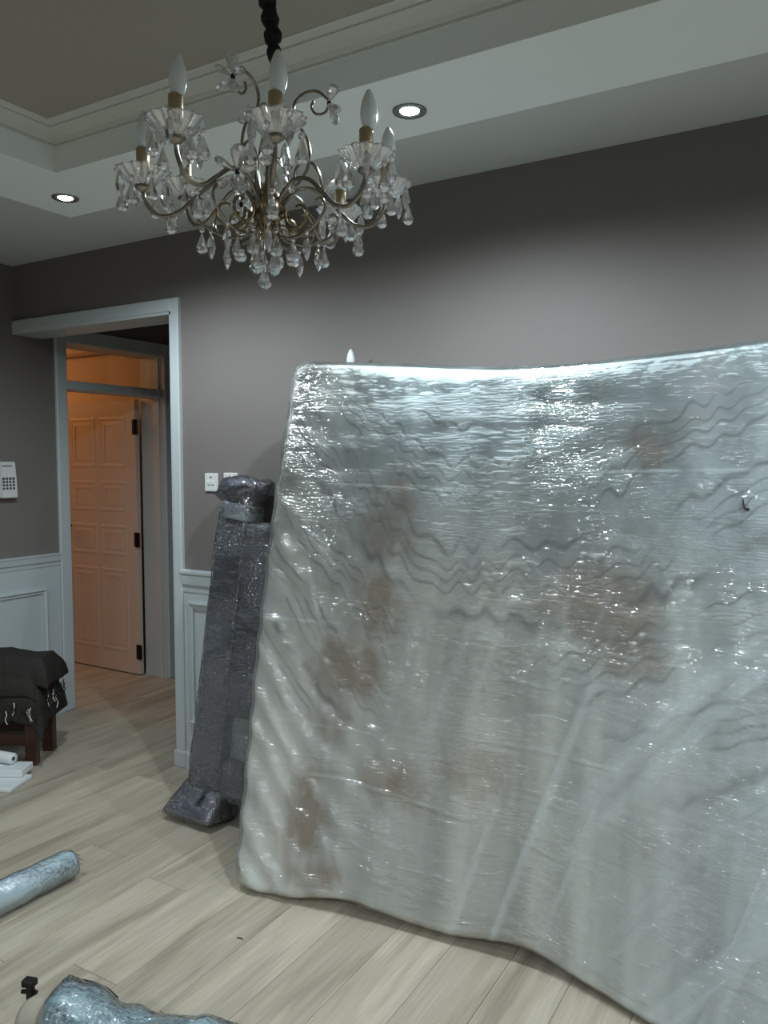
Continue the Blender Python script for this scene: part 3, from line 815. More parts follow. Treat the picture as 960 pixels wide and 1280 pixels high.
def headboard():
    root = empty('wrapped_headboard', (-1.42, 2.488, 0.0), (-math.atan2(0.262, 1.46), 0, 0))
    tag(root, 'bed headboard wrapped in dark bubble wrap and clear film, leaning behind the mattress', 'headboard')
    X = lambda x: x + 1.4
    for (xa, xb) in ((-2.440, -2.265), (-0.50, -0.32)):
        tp = lambda c: (c.x + 0.012 * min(1.0, max(0.0, (c.z - 0.9) / 0.5)) * (1 if c.x < X(-2.36) else 0), c.y, c.z)
        p = obj('post', lumpy_box(X(xa), X(xb), -0.05, 0.05, 0.10, 1.385, 0.014, 3, 0.012, cuts=14, taper=tp), M['bubble'], root, smooth=True)
        cxp = X((xa + xb) / 2) + (0.018 if xa < -1 else 0)
        # bunched wrapping over the top of the post
        bm = bmesh.new()
        lathe(bm, [(0.100, 1.345), (0.098, 1.372), (0.112, 1.395), (0.138, 1.418), (0.146, 1.438), (0.138, 1.458), (0.110, 1.476), (0.06, 1.486), (0.004, 1.488)], 36, cx=cxp, cy=0,
              wob=lambda a, r, z: (1 + 0.04 * math.sin(2 * a + 1.0) + 0.03 * math.sin(5 * a + z * 60) + 0.025 * math.sin(9 * a - z * 40)))
        for vtx in bm.verts: vtx.co.y *= 0.62; vtx.co.z += 0.05 * (vtx.co.x - cxp) * (vtx.co.z - 1.3) / 0.15
        cco = np.array([v_.co[:] for v_ in bm.verts]); bm.normal_update()
        cn = fbm(cco[:, 0] + cco[:, 1], cco[:, 2] * 1.5 + cco[:, 0] * 0.4, 0.05, 0.035, 77, 3) - 0.42
        for v_, n_ in zip(bm.verts, cn): v_.co += v_.normal * float(n_) * 0.07
        cap = obj('post_cap', bm, M['bubble'], p, smooth=True)
        cf = inst('cap_film', cap.data.copy(), p); cf.data.materials.clear(); cf.data.materials.append(M['film_post'])
        cf.data.transform(Matrix.Translation((cxp, 0, 1.42)) @ Matrix.Scale(1.04, 4) @ Matrix.Translation((-cxp, 0, -1.42)))
        bm = bmesh.new()
        lathe(bm, [(0.107, 1.300), (0.113, 1.315), (0.108, 1.33), (0.115, 1.345), (0.108, 1.360), (0.112, 1.372)], 36, cx=cxp, wob=lambda a, r, z: 1 + 0.02 * math.sin(9 * a), cap=False)
        for vtx in bm.verts: vtx.co.y *= 0.66; vtx.co.z += 0.10 * (cxp - vtx.co.x)
        obj('film_band', bm, M['film_band'], p, smooth=True)
        bm = lumpy_box(X(xa) - 0.075, X(xb) + 0.035, -0.13, 0.065, 0.008, 0.155, 0.03, 5, 0.014, cuts=6,
                       taper=lambda c: (c.x + (0.055 * (c.z / 0.155) if c.x < X((xa + xb) / 2) else -0.02 * c.z / 0.155), c.y + (0.085 * (c.z / 0.155) if c.y < 0 else 0), c.z))
        obj('foot', bm, M['bubble'], p, smooth=True)
        bm = lumpy_box(X(xa) - 0.005, X(xb) + 0.005, -0.057, 0.056, 0.11, 1.37, 0.016, 19, 0.016, cuts=16, taper=tp)
        obj('stretch_film', bm, M['film_post'], p, smooth=True)
        bm = lumpy_box(X(xa) - 0.083, X(xb) + 0.042, -0.138, 0.07, 0.004, 0.165, 0.03, 7, 0.014, cuts=6,
                       taper=lambda c: (c.x + (0.055 * (c.z / 0.155) if c.x < X((xa + xb) / 2) else -0.02 * c.z / 0.155), c.y + (0.085 * (c.z / 0.155) if c.y < 0 else 0), c.z))
        obj('foot_film', bm, M['film_post'], p, smooth=True)
    obj('panel', lumpy_box(X(-2.29), X(-0.48), -0.046, 0.03, 0.455, 1.285, 0.014, 23, 0.010, cuts=12), M['bubble'], root, smooth=True)
    obj('rail', lumpy_box(X(-2.29), X(-0.48), -0.040, 0.028, 0.115, 0.27, 0.014, 25, 0.008, cuts=8), M['bubble'], root, smooth=True)
    bm = bmesh.new(); box(bm, X(-2.285), X(-0.5), 0.0, 0.02, 0.25, 0.475, bev=0.008, seg=2); obj('backing_panel', bm, M['bubble_pale'], root)
    obj('stretch_film', lumpy_box(X(-2.31), X(-0.47), -0.055, 0.036, 0.10, 0.765, 0.014, 27, 0.014, cuts=14), M['film_post'], root, smooth=True)
    obj('stretch_film', lumpy_box(X(-2.30), X(-0.47), -0.053, 0.036, 0.72, 1.295, 0.014, 29, 0.014, cuts=14), M['film_post'], root, smooth=True)
headboard()

# ------------------------------------------------------------------ wall sconce (its bulb tip shows over the mattress)
def bulb_mesh():
    bm = bmesh.new()
    lathe(bm, [(0.010, 0.0), (0.0135, 0.008), (0.0165, 0.020), (0.0172, 0.030), (0.0160, 0.044), (0.0125, 0.058), (0.0075, 0.070), (0.0035, 0.0765), (0.0006, 0.078)], 20)
    me = bpy.data.meshes.new('bulb'); bm.to_mesh(me); bm.free(); me.materials.append(M['bulb'])
    me.polygons.foreach_set('use_smooth', [True] * len(me.polygons)); return me
BULB = bulb_mesh()
def sconce():
    x, zt = -1.825, 2.012
    e = empty('wall_sconce', (x, YB, zt - 0.20)); tag(e, 'candle wall lamp whose white bulb tip peeks over the wrapped mattress', 'wall lamp')
    bm = bmesh.new(); lathe(bm, [(0.05, 0), (0.052, 0.006), (0.035, 0.014), (0.012, 0.02)], 24)
    obj('wall_plate', bm, M['brass'], e, smooth=True, rot=(R(90), 0, 0))
    bm = bmesh.new(); tube(bm, catmull([(0, -0.015, 0), (0, -0.035, -0.02), (0, -0.058, -0.005), (0, -0.065, 0.05)], 6), 0.005, 8); obj('arm', bm, M['brass'], e, smooth=True)
    bm = bmesh.new(); lathe(bm, [(0.012, 0.05), (0.014, 0.055), (0.0135, 0.118), (0.010, 0.122)], 16, cy=-0.065); obj('candle_sleeve', bm, M['brass'], e, smooth=True)
    inst('bulb', BULB, e, (0, -0.065, 0.122))
sconce()

# ------------------------------------------------------------------ switch plates and intercom
def switch(x, z, label):
    e = empty('light_switch', (x, YB, z)); tag(e, label, 'switch')
    obj('plate', newbox(-0.042, 0.042, -0.011, 0.0, -0.044, 0.044, bev=0.004, seg=2), M['plastic'], e)
    for dx in (-0.013, 0.013):
        obj('rocker', newbox(dx - 0.009, dx + 0.009, -0.016, -0.010, -0.012, 0.008, bev=0.002), M['plastic'], e)
    bm = bmesh.new(); lathe(bm, [(0.0045, 0), (0.0045, 0.003), (0.002, 0.004)], 12); obj('indicator', bm, M['chrome'], e, loc=(0, -0.010, 0.025), rot=(R(90), 0, 0))
switch(-2.664, 1.443, 'white double wall switch between the door casing and the wrapped headboard')
switch(-2.543, 1.446, 'white wall switch plate partly hidden by the top of the wrapped headboard')

def intercom():
    e = empty('wall_phone', (XL, 2.77, 1.335)); tag(e, 'white wall phone with a dark number keypad above the panelling', 'phone')
    # local: y along the wall, x out from the wall
    bm = bmesh.new()
    extrude_profile(bm, [(0.0, 0.0), (0.045, 0.0), (0.040, 0.10), (0.028, 0.205), (0.0, 0.205)], (0, -0.045, 0), (0, 0.055, 0), (1, 0, 0), (0, 0, 1))
    bmesh.ops.bevel(bm, geom=bm.edges[:], offset=0.004, segments=2, affect='EDGES')
    body = obj('body', bm, M['plastic'], e)
    bm = bmesh.new(); box(bm, 0.030, 0.062, -0.115, -0.05, 0.0, 0.215, bev=0.014, seg=3); obj('handset', bm, M['plastic'], e)
    for r_ in range(4):
        for c_ in range(4):
            yy = -0.030 + c_ * 0.0205; zz = 0.055 + r_ * 0.0185
            obj('key', newbox(0.036, 0.0455, yy - 0.0065, yy + 0.0065, zz - 0.006, zz + 0.006, bev=0.0015), M['key'], body)
    obj('logo_strip', newbox(0.024, 0.0315, -0.03, 0.03, 0.178, 0.184), M['key'], body)
intercom()

# ------------------------------------------------------------------ wooden stool with heaped dark cloth
STROT = R(30.7)
def stool():
    e = empty('wooden_stool', (-3.53, 2.47, 0), (0, 0, STROT)); tag(e, 'low dark wooden stool under the heap of dark cloth', 'stool')
    # local x: along the front, towards the left is negative; y: away from the front
    LN, WD, HT = 0.50, 0.24, 0.36
    for (lx, ly) in ((-0.035, 0.0), (-LN, 0.0), (-0.035, WD - 0.035), (-LN, WD - 0.035)):
        obj('leg', newbox(lx - 0.012, lx + 0.046, ly, ly + 0.05, 0, HT - 0.02, bev=0.004), M['dwood'], e)
    for ly in (0.012, WD - 0.02):
        obj('apron', newbox(-LN + 0.01, -0.03, ly, ly + 0.022, HT - 0.12, HT - 0.02, bev=0.003), M['dwood'], e)
        obj('stretcher', newbox(-LN + 0.01, -0.03, ly, ly + 0.022, 0.10, 0.165, bev=0.003), M['dwood'], e)
    for lx in (-LN + 0.01, -0.025):
        obj('apron', newbox(lx, lx + 0.022, 0.02, WD - 0.02, HT - 0.12, HT - 0.02, bev=0.003), M['dwood'], e)
        obj('stretcher', newbox(lx, lx + 0.022, 0.02, WD - 0.02, 0.14, 0.19, bev=0.003), M['dwood'], e)
    obj('seat', newbox(-LN - 0.03, 0.03, -0.02, WD + 0.02, HT - 0.02, HT, bev=0.006, seg=2), M['dwood'], e)
stool()

def cloth():
    e = empty('folded_cloth', (-3.53, 2.47, 0.362), (0, 0, STROT)); tag(e, 'heap of dark brown cloth with a fringed edge, lying on the wooden stool', 'cloth')
    # layered draped folds: closed lumpy shells
    def layer(x0, x1, y0, y1, zb, zt, seed, drop=0.0, tilt=0.0):
        nu, nv = 64, 40
        vs = []; fs = []
        g = np.linspace(0, 1, nu); h = np.linspace(0, 1, nv)
        Ug, Vg = np.meshgrid(g, h, indexing='ij')
        xx = x0 + (x1 - x0) * Ug; yy = y0 + (y1 - y0) * Vg
        edge = np.minimum(np.minimum(Ug, 1 - Ug) * (x1 - x0), np.minimum(Vg, 1 - Vg) * (y1 - y0))
        rim = np.clip(edge / 0.06, 0, 1) ** 0.5
        rdg = 1 - 2 * np.abs(fbm(xx + 0.35 * yy, yy * 0.5, 0.16, 0.07, seed, 3) - 0.45)
        zz = zb + (zt - zb) * rim * (0.72 + 0.28 * rdg) + tilt * (Ug - 0.5) - drop * (1 - np.clip(Vg / 0.18, 0, 1)) ** 1.5 * (0.6 + 0.8 * fbm(xx, yy, 0.1, 0.1, seed + 4, 3)) \
            - drop * 0.9 * np.clip((Ug - 0.88) / 0.12, 0, 1) ** 1.5
        xx = xx + 0.02 * (fbm(xx, yy, 0.12, 0.12, seed + 1, 3) - 0.45); yy = yy + 0.03 * (fbm(xx, yy, 0.10, 0.10, seed + 2, 3) - 0.45)
        A = np.stack([xx, yy, zz], -1).reshape(-1, 3)
        zz2 = np.minimum(zz - 0.004, zb * np.ones_like(zz)) if drop == 0 else zz - 0.012
        B = np.stack([xx, yy, zz2], -1).reshape(-1, 3)
        vs = A.tolist() + B.tolist(); n = nu * nv
        idx = np.arange(n).reshape(nu, nv)
        q = np.stack([idx[:-1, :-1], idx[1:, :-1], idx[1:, 1:], idx[:-1, 1:]], -1).reshape(-1, 4)
        fs = q.tolist() + (q[:, ::-1] + n).tolist()
        lp = list(idx[:, 0]) + list(idx[-1, 1:]) + list(idx[-2::-1, -1]) + list(idx[0, -2:0:-1])
        for k in range(len(lp)):
            a, b = int(lp[k]), int(lp[(k + 1) % len(lp)])
            fs.append([b, a, a + n, b + n])
        return vs, fs
    obj('fold', layer(-0.50, 0.07, -0.06, 0.27, 0.0, 0.07, 3, drop=0.13), M['cloth'], e, smooth=True)
    obj('fold', layer(-0.50, 0.03, -0.03, 0.27, 0.05, 0.13, 8, drop=0.03, tilt=-0.02), M['cloth'], e, smooth=True)
    obj('fold', layer(-0.50, 0.08, 0.0, 0.27, 0.10, 0.205, 15, drop=0.02, tilt=-0.045), M['cloth'], e, smooth=True)
    rng = random.Random(4)
    for k in range(34):
        if k < 20:
            x0, y0, z0 = 0.075 + rng.uniform(-0.012, 0.012), -0.03 + k * 0.013, 0.02 + rng.uniform(-0.05, 0.02)
        else:
            x0, y0, z0 = -0.12 + (k - 20) * 0.014, -0.065, -0.01 + rng.uniform(-0.06, 0.01)
        bm = bmesh.new()
        pts = [(x0, y0, z0)]
        for s_ in range(4):
            p = pts[-1]; pts.append((p[0] + rng.uniform(-0.007, 0.010), p[1] + rng.uniform(-0.008, 0.006), p[2] - 0.016))
        tube(bm, catmull(pts, 3), 0.0028, 6)
        obj('fringe_tassel', bm, M['thread'] if rng.random() < 0.42 else M['darkthread'], e, smooth=True)
cloth()

# white paper things on the floor by the stool
def papers():
    o = obj('paper_pad', newbox(-0.16, 0.16, -0.09, 0.09, 0, 0.022, bev=0.006, seg=2), M['paper'], loc=(-3.515, 2.225, 0.0), rot=(0, 0, R(22)))
    tag(o, 'flat white pad lying on the floor in front of the stool, lowest of its pile', 'pad')
    o = obj('paper_box', newbox(-0.13, 0.13, -0.06, 0.06, 0, 0.035, bev=0.005, seg=2), M['paper'], loc=(-3.545, 2.30, 0.0225), rot=(0, 0, R(30)))
    tag(o, 'small white carton lying on the white pad by the stool', 'carton')
    bm = bmesh.new(); lathe(bm, [(0.010, -0.12), (0.026, -0.12), (0.028, -0.115), (0.028, 0.115), (0.026, 0.12), (0.010, 0.12)], 20, cap=False)
    o = obj('paper_roll', bm, M['paper'], smooth=True, loc=(-3.625, 2.32, 0.086), rot=(R(90), 0, R(100)))
    tag(o, 'short white paper roll on top of the pile beside the stool', 'roll')
papers()

# ------------------------------------------------------------------ film roll on the floor
def film_roll():
    p0 = Vector((-2.455, 1.865, 0.048)); p1 = Vector((-2.475, 1.30, 0.048))
    d = (p1 - p0); Ln = d.length; ang = math.atan2(d.y, d.x)
    e = empty('film_roll', (p0.x, p0.y, 0), (0, 0, ang)); tag(e, 'roll of pale blue packing film lying on the wooden floor', 'roll')
    bm = bmesh.new()
    prof = [(0.021, 0.0), (0.044, 0.002), (0.050, 0.02), (0.053, 0.10)] + [(0.053 + 0.0015 * math.sin(k * 2.1), 0.10 + k * 0.03) for k in range(1, 13)] + [(0.051, Ln - 0.01), (0.021, Ln)]
    lathe(bm, prof, 28, cap=False, wob=lambda a, r, z: 1 + (0.03 * math.sin(2 * a + z * 25) if r > 0.03 else 0))
    obj('film', bm, M['film_roll'], e, smooth=True, loc=(0, 0, 0.056), rot=(0, R(90), 0))
    bm = bmesh.new()
    lathe(bm, [(0.030, -0.006)] + [(r_ * 1.035 + 0.001, z_) for r_, z_ in prof[1:-1]], 36, cap=False, wob=lambda a, r, z: 1 + 0.03 * math.sin(2 * a + z * 25) + 0.012 * math.sin(5 * a + 40 * z) + 0.010 * math.sin(9 * a - 33 * z))
    obj('wrapping_film', bm, M['film_post'], e, smooth=True, loc=(0, 0, 0.056), rot=(0, R(90), 0))
    bm = bmesh.new(); lathe(bm, [(0.019, -0.012), (0.0215, -0.012), (0.0215, Ln + 0.012), (0.019, Ln + 0.012)], 20, cap=False)
    obj('core', bm, M['card'], e, smooth=True, loc=(0, 0, 0.056), rot=(0, R(90), 0))
    # loose frayed film end
    rng = random.Random(9)
    for k in range(9):
        bm = bmesh.new()
        y0 = rng.uniform(-0.035, 0.02); z0 = rng.uniform(0.05, 0.085)
        n = 6; L_ = rng.uniform(0.03, 0.075); w_ = rng.uniform(0.006, 0.014); vs = []
        for i in range(n):
            t = i / (n - 1)
            px_ = 0.015 - L_ * t - 0.01; pz = z0 - 0.03 * t * t + rng.uniform(-0.004, 0.004); py = y0 + rng.uniform(-0.006, 0.006) + 0.02 * t * (k % 3 - 1)
            vs.append((bm.verts.new((px_, py - w_ / 2, pz)), bm.verts.new((px_, py + w_ / 2, pz + 0.004)), bm.verts.new((px_, py + w_ / 2, pz + 0.0045)), bm.verts.new((px_, py - w_ / 2, pz + 0.0005))))
        for i in range(n - 1):
            for q in range(4):
                bm.faces.new((vs[i][q], vs[i][(q + 1) % 4], vs[i + 1][(q + 1) % 4], vs[i + 1][q]))
        obj('loose_film', bm, M['film_thin'], e)
film_roll()

# ------------------------------------------------------------------ wrapped bundle at the near edge
def bundle():
    e = empty('wrapped_bundle', (-1.745, 1.265, 0), (0, 0, R(19))); tag(e, 'bubble-wrapped bundle with a black metal bracket on the wooden floor', 'bundle')
    # local x runs along the bundle
    n, m_ = 60, 30
    vs = []; fs = []
    for i in range(n + 1):
        t = i / n
        xx = -0.045 + 0.78 * t
        rz = 0.085 - 0.030 * min(1, t * 1.6) + 0.010 * math.sin(t * 13); ry = 0.095 - 0.02 * t
        end = min(1, (t * n) / 4) ** 0.5 if i < 4 else (1 if i < n - 3 else ((n - i) / 4 + 0.25) ** 0.5)
        end = max(end, 0.35)
        for k in range(m_):
            a = 2 * PI * k / m_
            nz = float(vnoise(np.array([xx]), np.array([a]), 0.05, 0.5, 33)[0] - 0.5) * 0.022
            vs.append((xx, -0.02 * t + (ry * end + nz) * math.cos(a), max(0.004, rz + (rz * end + nz) * math.sin(a))))
    for i in range(n):
        for k in range(m_):
            j = (k + 1) % m_
            fs.append((i * m_ + k, i * m_ + j, (i + 1) * m_ + j, (i + 1) * m_ + k))
    fs.append(list(range(m_ - 1, -1, -1))); fs.append([n * m_ + k for k in range(m_)])
    obj('bubble_wrap', (vs, fs), M['bubble_blue'], e, smooth=True)
    vs2 = [(x_, y_ * 1.05, z_ * 1.05 + 0.002) for x_, y_, z_ in vs]
    obj('stretch_film', (vs2, fs), M['film_post'], e, smooth=True)
    bm = bmesh.new(); lathe(bm, [(0.022, -0.098), (0.046, -0.094), (0.056, -0.078), (0.062, -0.03), (0.062, 0.02)], 24)
    obj('padded_end', bm, M['cream'], e, smooth=True, loc=(0, 0.0, 0.080), rot=(0, R(90), 0))
    bm = bmesh.new()
    box(bm, -0.118, -0.098, 0.035, 0.052, 0.08, 0.150, bev=0.003); box(bm, -0.128, -0.092, 0.030, 0.056, 0.138, 0.158, bev=0.003)
    box(bm, -0.122, -0.080, 0.028, 0.050, 0.075, 0.088, bev=0.002); tube(bm, [(-0.135, 0.045, 0.118), (-0.09, 0.045, 0.122)], 0.006, 8)
    obj('bracket', bm, M['black_metal'], e)
    bm = bmesh.new(); extrude_profile(bm, [(0, 0), (0.045, 0.0), (0.03, 0.075), (-0.012, 0.08)], (-0.105, 0.0, 0.003), (-0.105, 0.045, 0.003), (1, 0, 0), (0, 0, 1))
    obj('bracket_plate', bm, M['dwood'], e)
    bm = bmesh.new(); tube(bm, catmull([(-0.01, 0.055, 0.158), (0.03, 0.075, 0.150), (0.08, 0.094, 0.125), (0.115, 0.100, 0.095)], 6), 0.005, 8); obj('black_edge', bm, M['black_metal'], e, smooth=True)
bundle()

# scrap on the floor
bm = bmesh.new(); extrude_profile(bm, [(0, 0), (0.022, 0.004), (0.02, 0.008), (0.004, 0.005)], (0, 0, 0), (0, 0, 0.003), (1, 0, 0), (0, 1, 0))
o = obj('wood_scrap', bm, M['brown'], loc=(-1.676, 1.885, 0.0)); tag(o, 'tiny brown scrap on the floor in front of the mattress corner', 'scrap')

# ------------------------------------------------------------------ chandelier
def lathe_mesh(name, prof, n, mat, smooth=True, wob=None, cap=True, cz=0):
    bm = bmesh.new(); lathe(bm, prof, n, wob=wob, cap=cap, cz=cz)
    bm.normal_update()
    me = bpy.data.meshes.new(name); bm.to_mesh(me); bm.free(); me.materials.append(mat)
    if smooth: me.polygons.foreach_set('use_smooth', [True] * len(me.polygons))
    return me

def pendant_mesh(name, length, width, bead=True):
    bm = bmesh.new()
    z = 0
    if bead:
        r = 0.0065
        lathe(bm, [(0.001, 0), (r * 0.8, -0.003), (r, -0.0065), (r * 0.8, -0.010), (0.001, -0.013)], 8)
        z = -0.014
    w_ = width / 2
    lathe(bm, [(0.0012, z), (w_ * 0.30, z - length * 0.18), (w_ * 0.72, z - length * 0.50), (w_, z - length * 0.72), (w_ * 0.86, z - length * 0.88), (w_ * 0.4, z - length * 0.98), (0.001, z - length)], 8)
    me = bpy.data.meshes.new(name); bm.normal_update(); bm.to_mesh(me); bm.free(); me.materials.append(M['crystal']); return me

def almond_mesh():
    bm = bmesh.new(); lathe(bm, [(0.001, 0), (0.0065, -0.010), (0.0095, -0.028), (0.006, -0.042), (0.001, -0.052)], 6)
    lathe(bm, [(0.001, 0.014), (0.005, 0.009), (0.005, 0.005), (0.001, 0.0)], 6)
    me = bpy.data.meshes.new('almond'); bm.normal_update(); bm.to_mesh(me); bm.free(); me.materials.append(M['crystal']); return me

def chandelier():
    HUB = 2.085
    root = empty('chandelier', (-1.11, 1.375, HUB)); 
    tag(root, 'crystal chandelier with unlit candle bulbs and brass scroll arms hanging from a black sleeved chain', 'chandelier')
    tilt = empty('frame', (0, 0, 0), parent=None)
    # the frame leans slightly: computed into the meshes
    vdir = Vector((math.sin(R(30.7)) * -1, math.cos(R(30.7)), 0))         # horizontal direction away from the room's viewpoint side
    TILT = Matrix.Rotation(R(3.8), 4, vdir)
    bpy.data.objects.remove(tilt)
    a0 = math.atan2(-1.375, 1.11)   # azimuth pointing to the front
    def az(deg): return a0 + R(deg)
    def place(name, me, parent, pos, rz=0, rx=0):
        o = bpy.data.objects.new(name, me)
        Mw = Matrix.Translation(TILT @ Vector(pos)) @ Matrix.Rotation(rz, 4, 'Z') @ Matrix.Rotation(rx, 4, 'Y')
        o.matrix_local = Mw
        return link(o, parent)
    def mobj(name, bm, mat, parent, smooth=True):
        bmesh.ops.transform(bm, matrix=TILT, verts=bm.verts[:])
        return obj(name, bm, mat, parent, smooth=smooth)

    bobeche = lathe_mesh('bobeche', [(0.010, 0.0), (0.020, 0.002), (0.032, 0.010), (0.044, 0.022), (0.054, 0.031), (0.056, 0.034), (0.052, 0.034), (0.040, 0.024), (0.026, 0.013), (0.012, 0.006)], 48, M['crystal'], smooth=False,
                         wob=lambda a, r, z: 1 + (0.07 * math.cos(14 * a)) * min(1, r / 0.05), cap=False)
    cup = lathe_mesh('cup', [(0.004, -0.012), (0.012, -0.006), (0.019, 0.0), (0.017, 0.004), (0.008, 0.005)], 20, M['silver'])
    glass_stem = lathe_mesh('glass_stem', [(0.010, 0.004), (0.011, 0.012), (0.0095, 0.022), (0.013, 0.032)], 12, M['crystal'], smooth=False)
    sleeve = lathe_mesh('sleeve', [(0.0130, 0.028), (0.0138, 0.030), (0.0138, 0.078), (0.0125, 0.080)], 20, M['brass_light'])
    drop = pendant_mesh('drop', 0.046, 0.026)
    big = pendant_mesh('big_drop', 0.046, 0.030)
    alm = almond_mesh()

    # centre column
    bm = bmesh.new()
    lathe(bm, [(0.006, 0.30), (0.010, 0.285), (0.006, 0.27), (0.006, 0.16), (0.014, 0.14), (0.009, 0.12), (0.009, 0.06), (0.018, 0.045), (0.012, 0.035)], 16)
    mobj('column', bm, M['brass'], root)
    bm = bmesh.new()
    lathe(bm, [(0.010, 0.05), (0.024, 0.040), (0.034, 0.020), (0.034, 0.0), (0.028, -0.02), (0.016, -0.035), (0.008, -0.05), (0.003, -0.056)], 20)
    mobj('hub', bm, M['brass'], root)
    # black sleeve over the chain, ceiling rose
    topz = ZC - HUB
    tp = TILT @ Vector((0, 0, 0.30))
    bm = bmesh.new()
    pts = []
    nS = 46
    for k in range(nS + 1):
        t = k / nS
        pts.append((tp.x * (1 - t) + 0.003 * math.sin(k * 0.9), tp.y * (1 - t) + 0.003 * math.cos(k * 1.3), tp.z - 0.012 + (topz - 0.02 - tp.z + 0.012) * t))
    tube(bm, pts, lambda t: 0.0075 + 0.0085 * min(1, t * 3.2) + 0.0045 * math.sin(t * 46) * min(1, t * 4), 12)
    obj('chain_sleeve', bm, M['rope'], root, smooth=True)
    bm = bmesh.new(); lathe(bm, [(0.012, topz - 0.045), (0.03, topz - 0.035), (0.055, topz - 0.012), (0.06, topz - 0.001)], 24); obj('ceiling_rose', bm, M['brass'], root, smooth=True)

    RA = 0.258
    prof_arm = [(0.022, 0.0), (0.040, 0.032), (0.072, 0.058), (0.112, 0.055), (0.150, 0.026), (0.185, -0.002), (0.218, -0.006), (0.240, 0.010), (0.254, 0.034), (RA, 0.052)]
    for k in range(8):
        a = az(3 + 45 * k); dz = (0.0, -0.010, 0.0, -0.014, 0.0, 0.0, -0.042, 0.0)[k]
        ca, sa = math.cos(a), math.sin(a)
        bm = bmesh.new()
        tube(bm, catmull([(r * ca, r * sa, z + dz * (r / RA) ** 2) for r, z in prof_arm], 6), 0.0046, 8)
        arm = mobj('arm', bm, M['silver'], root)
        # inner curl of the arm
        bm = bmesh.new()
        pts = []
        for s_ in range(26):
            t = s_ / 25; th = -0.4 + t * 5.4; rad = 0.036 * (1 - 0.55 * t)
            rr = 0.082 + rad * math.cos(th + PI); zz = -0.012 + rad * math.sin(th + PI)
            pts.append((rr * ca - 0.006 * sa, rr * sa + 0.006 * ca, zz))
        tube(bm, [(0.03 * ca, 0.03 * sa, -0.012)] + pts, 0.0034, 6)
        mobj('scroll', bm, M['brass'], arm)
        # lower bracing scroll
        bm = bmesh.new()
        tube(bm, catmull([(r * ca, r * sa, z) for r, z in ((0.018, -0.03), (0.04, -0.055), (0.085, -0.062), (0.13, -0.045), (0.158, -0.015), (0.150, 0.010), (0.135, 0.008))], 5), 0.003, 6)
        mobj('scroll', bm, M['silver'], arm)
        c = (RA * ca, RA * sa, 0.060 + dz)
        place('cup', cup, arm, c)
        place('bobeche', bobeche, arm, c, rz=a)
        place('glass_stem', glass_stem, arm, c)
        place('candle_sleeve', sleeve, arm, c)
        place('bulb', BULB, arm, (c[0], c[1], c[2] + 0.078))
        for j in range(8):
            b = a + 2 * PI * (j + 0.5) / 8 + 0.2 * (k % 3)
            place('crystal_drop', drop if j % 3 else alm, arm, (c[0] + 0.050 * math.cos(b), c[1] + 0.050 * math.sin(b), c[2] + 0.022 - 0.012 * (j % 2)), rz=b)
        place('crystal_drop', drop, arm, (0.20 * ca, 0.20 * sa, -0.012), rz=a)
        place('crystal_drop', alm, arm, (0.115 * ca, 0.115 * sa, -0.062), rz=a)

    # upper scroll arms with crystal flowers
    petal = lathe_mesh('petal', [(0.001, 0), (0.005, 0.006), (0.0115, 0.021), (0.013, 0.029), (0.008, 0.037), (0.001, 0.040)], 8, M['crystal'], smooth=False)
    def flower(parent, pos, a, scale=1.0):
        f = place('flower_centre', lathe_mesh('flower_centre', [(0.001, -0.006), (0.005, -0.003), (0.005, 0.003), (0.001, 0.006)], 10, M['black_metal']), parent, pos)
        for q in range(5):
            o = bpy.data.objects.new('crystal_petal', petal)
            ang = 2 * PI * q / 5 + 0.3
            base = TILT @ Vector(pos)
            out = Vector((math.cos(a), math.sin(a), 0)); side = Vector((-math.sin(a), math.cos(a), 0))
            d = (side * math.sin(ang) + Vector((0, 0, 1)) * math.cos(ang) + out * 0.35).normalized()
            o.matrix_local = Matrix.Translation(base + d * 0.004) @ d.to_track_quat('Z', 'Y').to_matrix().to_4x4() @ Matrix.Diagonal((scale, scale * 0.55, scale, 1))
            link(o, parent)
    for deg in (-42, 78, 198):
        a = az(deg); ca, sa = math.cos(a), math.sin(a)
        bm = bmesh.new()
        tube(bm, catmull([(r * ca, r * sa, z) for r, z in ((0.03, 0.03), (0.062, 0.06), (0.085, 0.105), (0.078, 0.155), (0.050, 0.195), (0.045, 0.225), (0.062, 0.248), (0.092, 0.256), (0.118, 0.240))], 6), 0.0033, 8)
        arm = mobj('upper_scroll', bm, M['silver'], root)
        bm = bmesh.new()
        tube(bm, catmull([(r * ca, r * sa, z) for r, z in ((0.121, 0.228), (0.112, 0.212), (0.094, 0.209), (0.083, 0.222), (0.087, 0.236))], 5), 0.0028, 6)
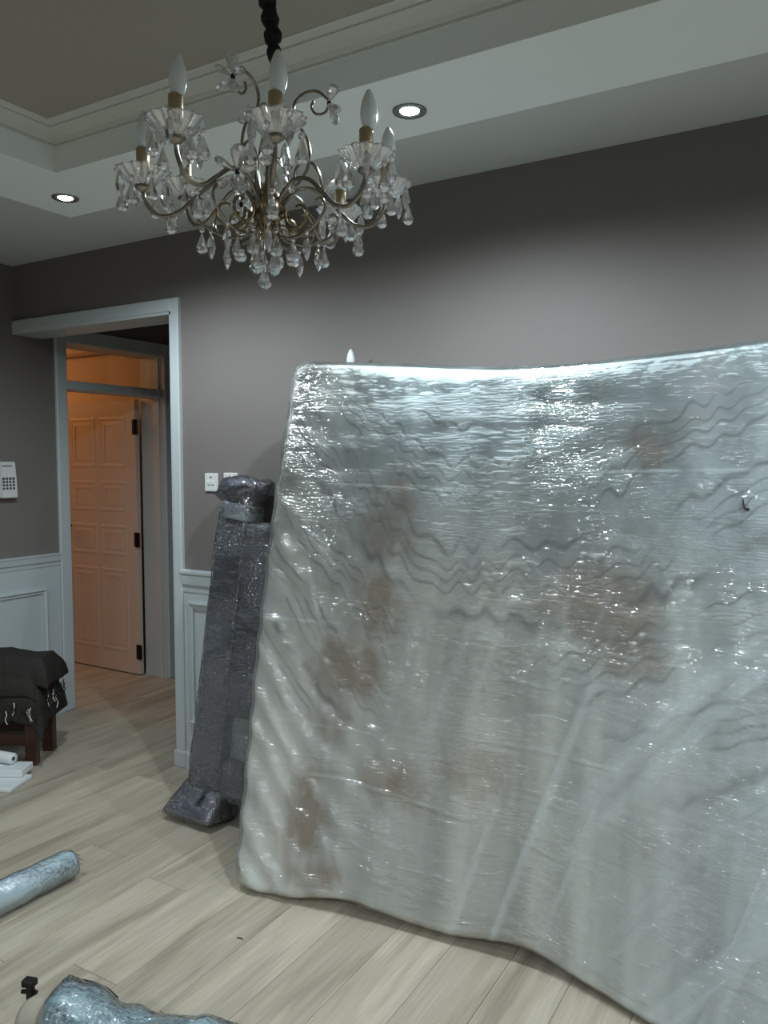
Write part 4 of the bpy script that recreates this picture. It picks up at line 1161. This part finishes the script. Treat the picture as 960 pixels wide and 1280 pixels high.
        mobj('curl', bm, M['silver'], arm)
        flower(arm, (0.121 * ca, 0.121 * sa, 0.232), a)
    for deg in (-30, 90, 210):
        a = az(deg); ca, sa = math.cos(a), math.sin(a)
        bm = bmesh.new()
        tube(bm, catmull([(r * ca, r * sa, z) for r, z in ((0.028, 0.0), (0.05, 0.05), (0.058, 0.10), (0.085, 0.115), (0.105, 0.095), (0.12, 0.045))], 6), 0.0033, 8)
        arm = mobj('lower_scroll', bm, M['silver'], root)
        flower(arm, (0.122 * ca, 0.122 * sa, 0.040), a, 1.25)

    # crystals round and under the hub
    bm = bmesh.new(); 
    for k in range(8):
        a = az(20 + 45 * k); tube(bm, catmull([(0.01 * math.cos(a), 0.01 * math.sin(a), -0.04), (0.04 * math.cos(a), 0.04 * math.sin(a), -0.03), (0.062 * math.cos(a), 0.062 * math.sin(a), -0.045)], 4), 0.002, 6)
    mobj('crystal_hooks', bm, M['brass'], root)
    for k in range(8):
        a = az(20 + 45 * k); place('crystal_drop', big, root, (0.062 * math.cos(a), 0.062 * math.sin(a), -0.046), rz=a)
    for k in range(4):
        a = az(50 + 90 * k); place('crystal_drop', big, root, (0.026 * math.cos(a), 0.026 * math.sin(a), -0.070), rz=a)
    place('crystal_drop', big, root, (0, 0, -0.105))
    for k in range(6):
        a = az(10 + 60 * k); place('crystal_drop', drop, root, (0.045 * math.cos(a), 0.045 * math.sin(a), 0.10), rz=a)
    bm = bmesh.new(); tube(bm, [(0, 0, -0.05), (0, 0, -0.108)], 0.0012, 6)
    for k in range(4):
        a = az(50 + 90 * k); tube(bm, [(0.012 * math.cos(a), 0.012 * math.sin(a), -0.04), (0.026 * math.cos(a), 0.026 * math.sin(a), -0.072)], 0.0012, 6)
    for k in range(6):
        a = az(10 + 60 * k); tube(bm, [(0.006 * math.cos(a), 0.006 * math.sin(a), 0.12), (0.045 * math.cos(a), 0.045 * math.sin(a), 0.10)], 0.0015, 6)
    dw = mobj('drop_wires', bm, M['silver'], root); dw['kind'] = 'stuff'
chandelier()
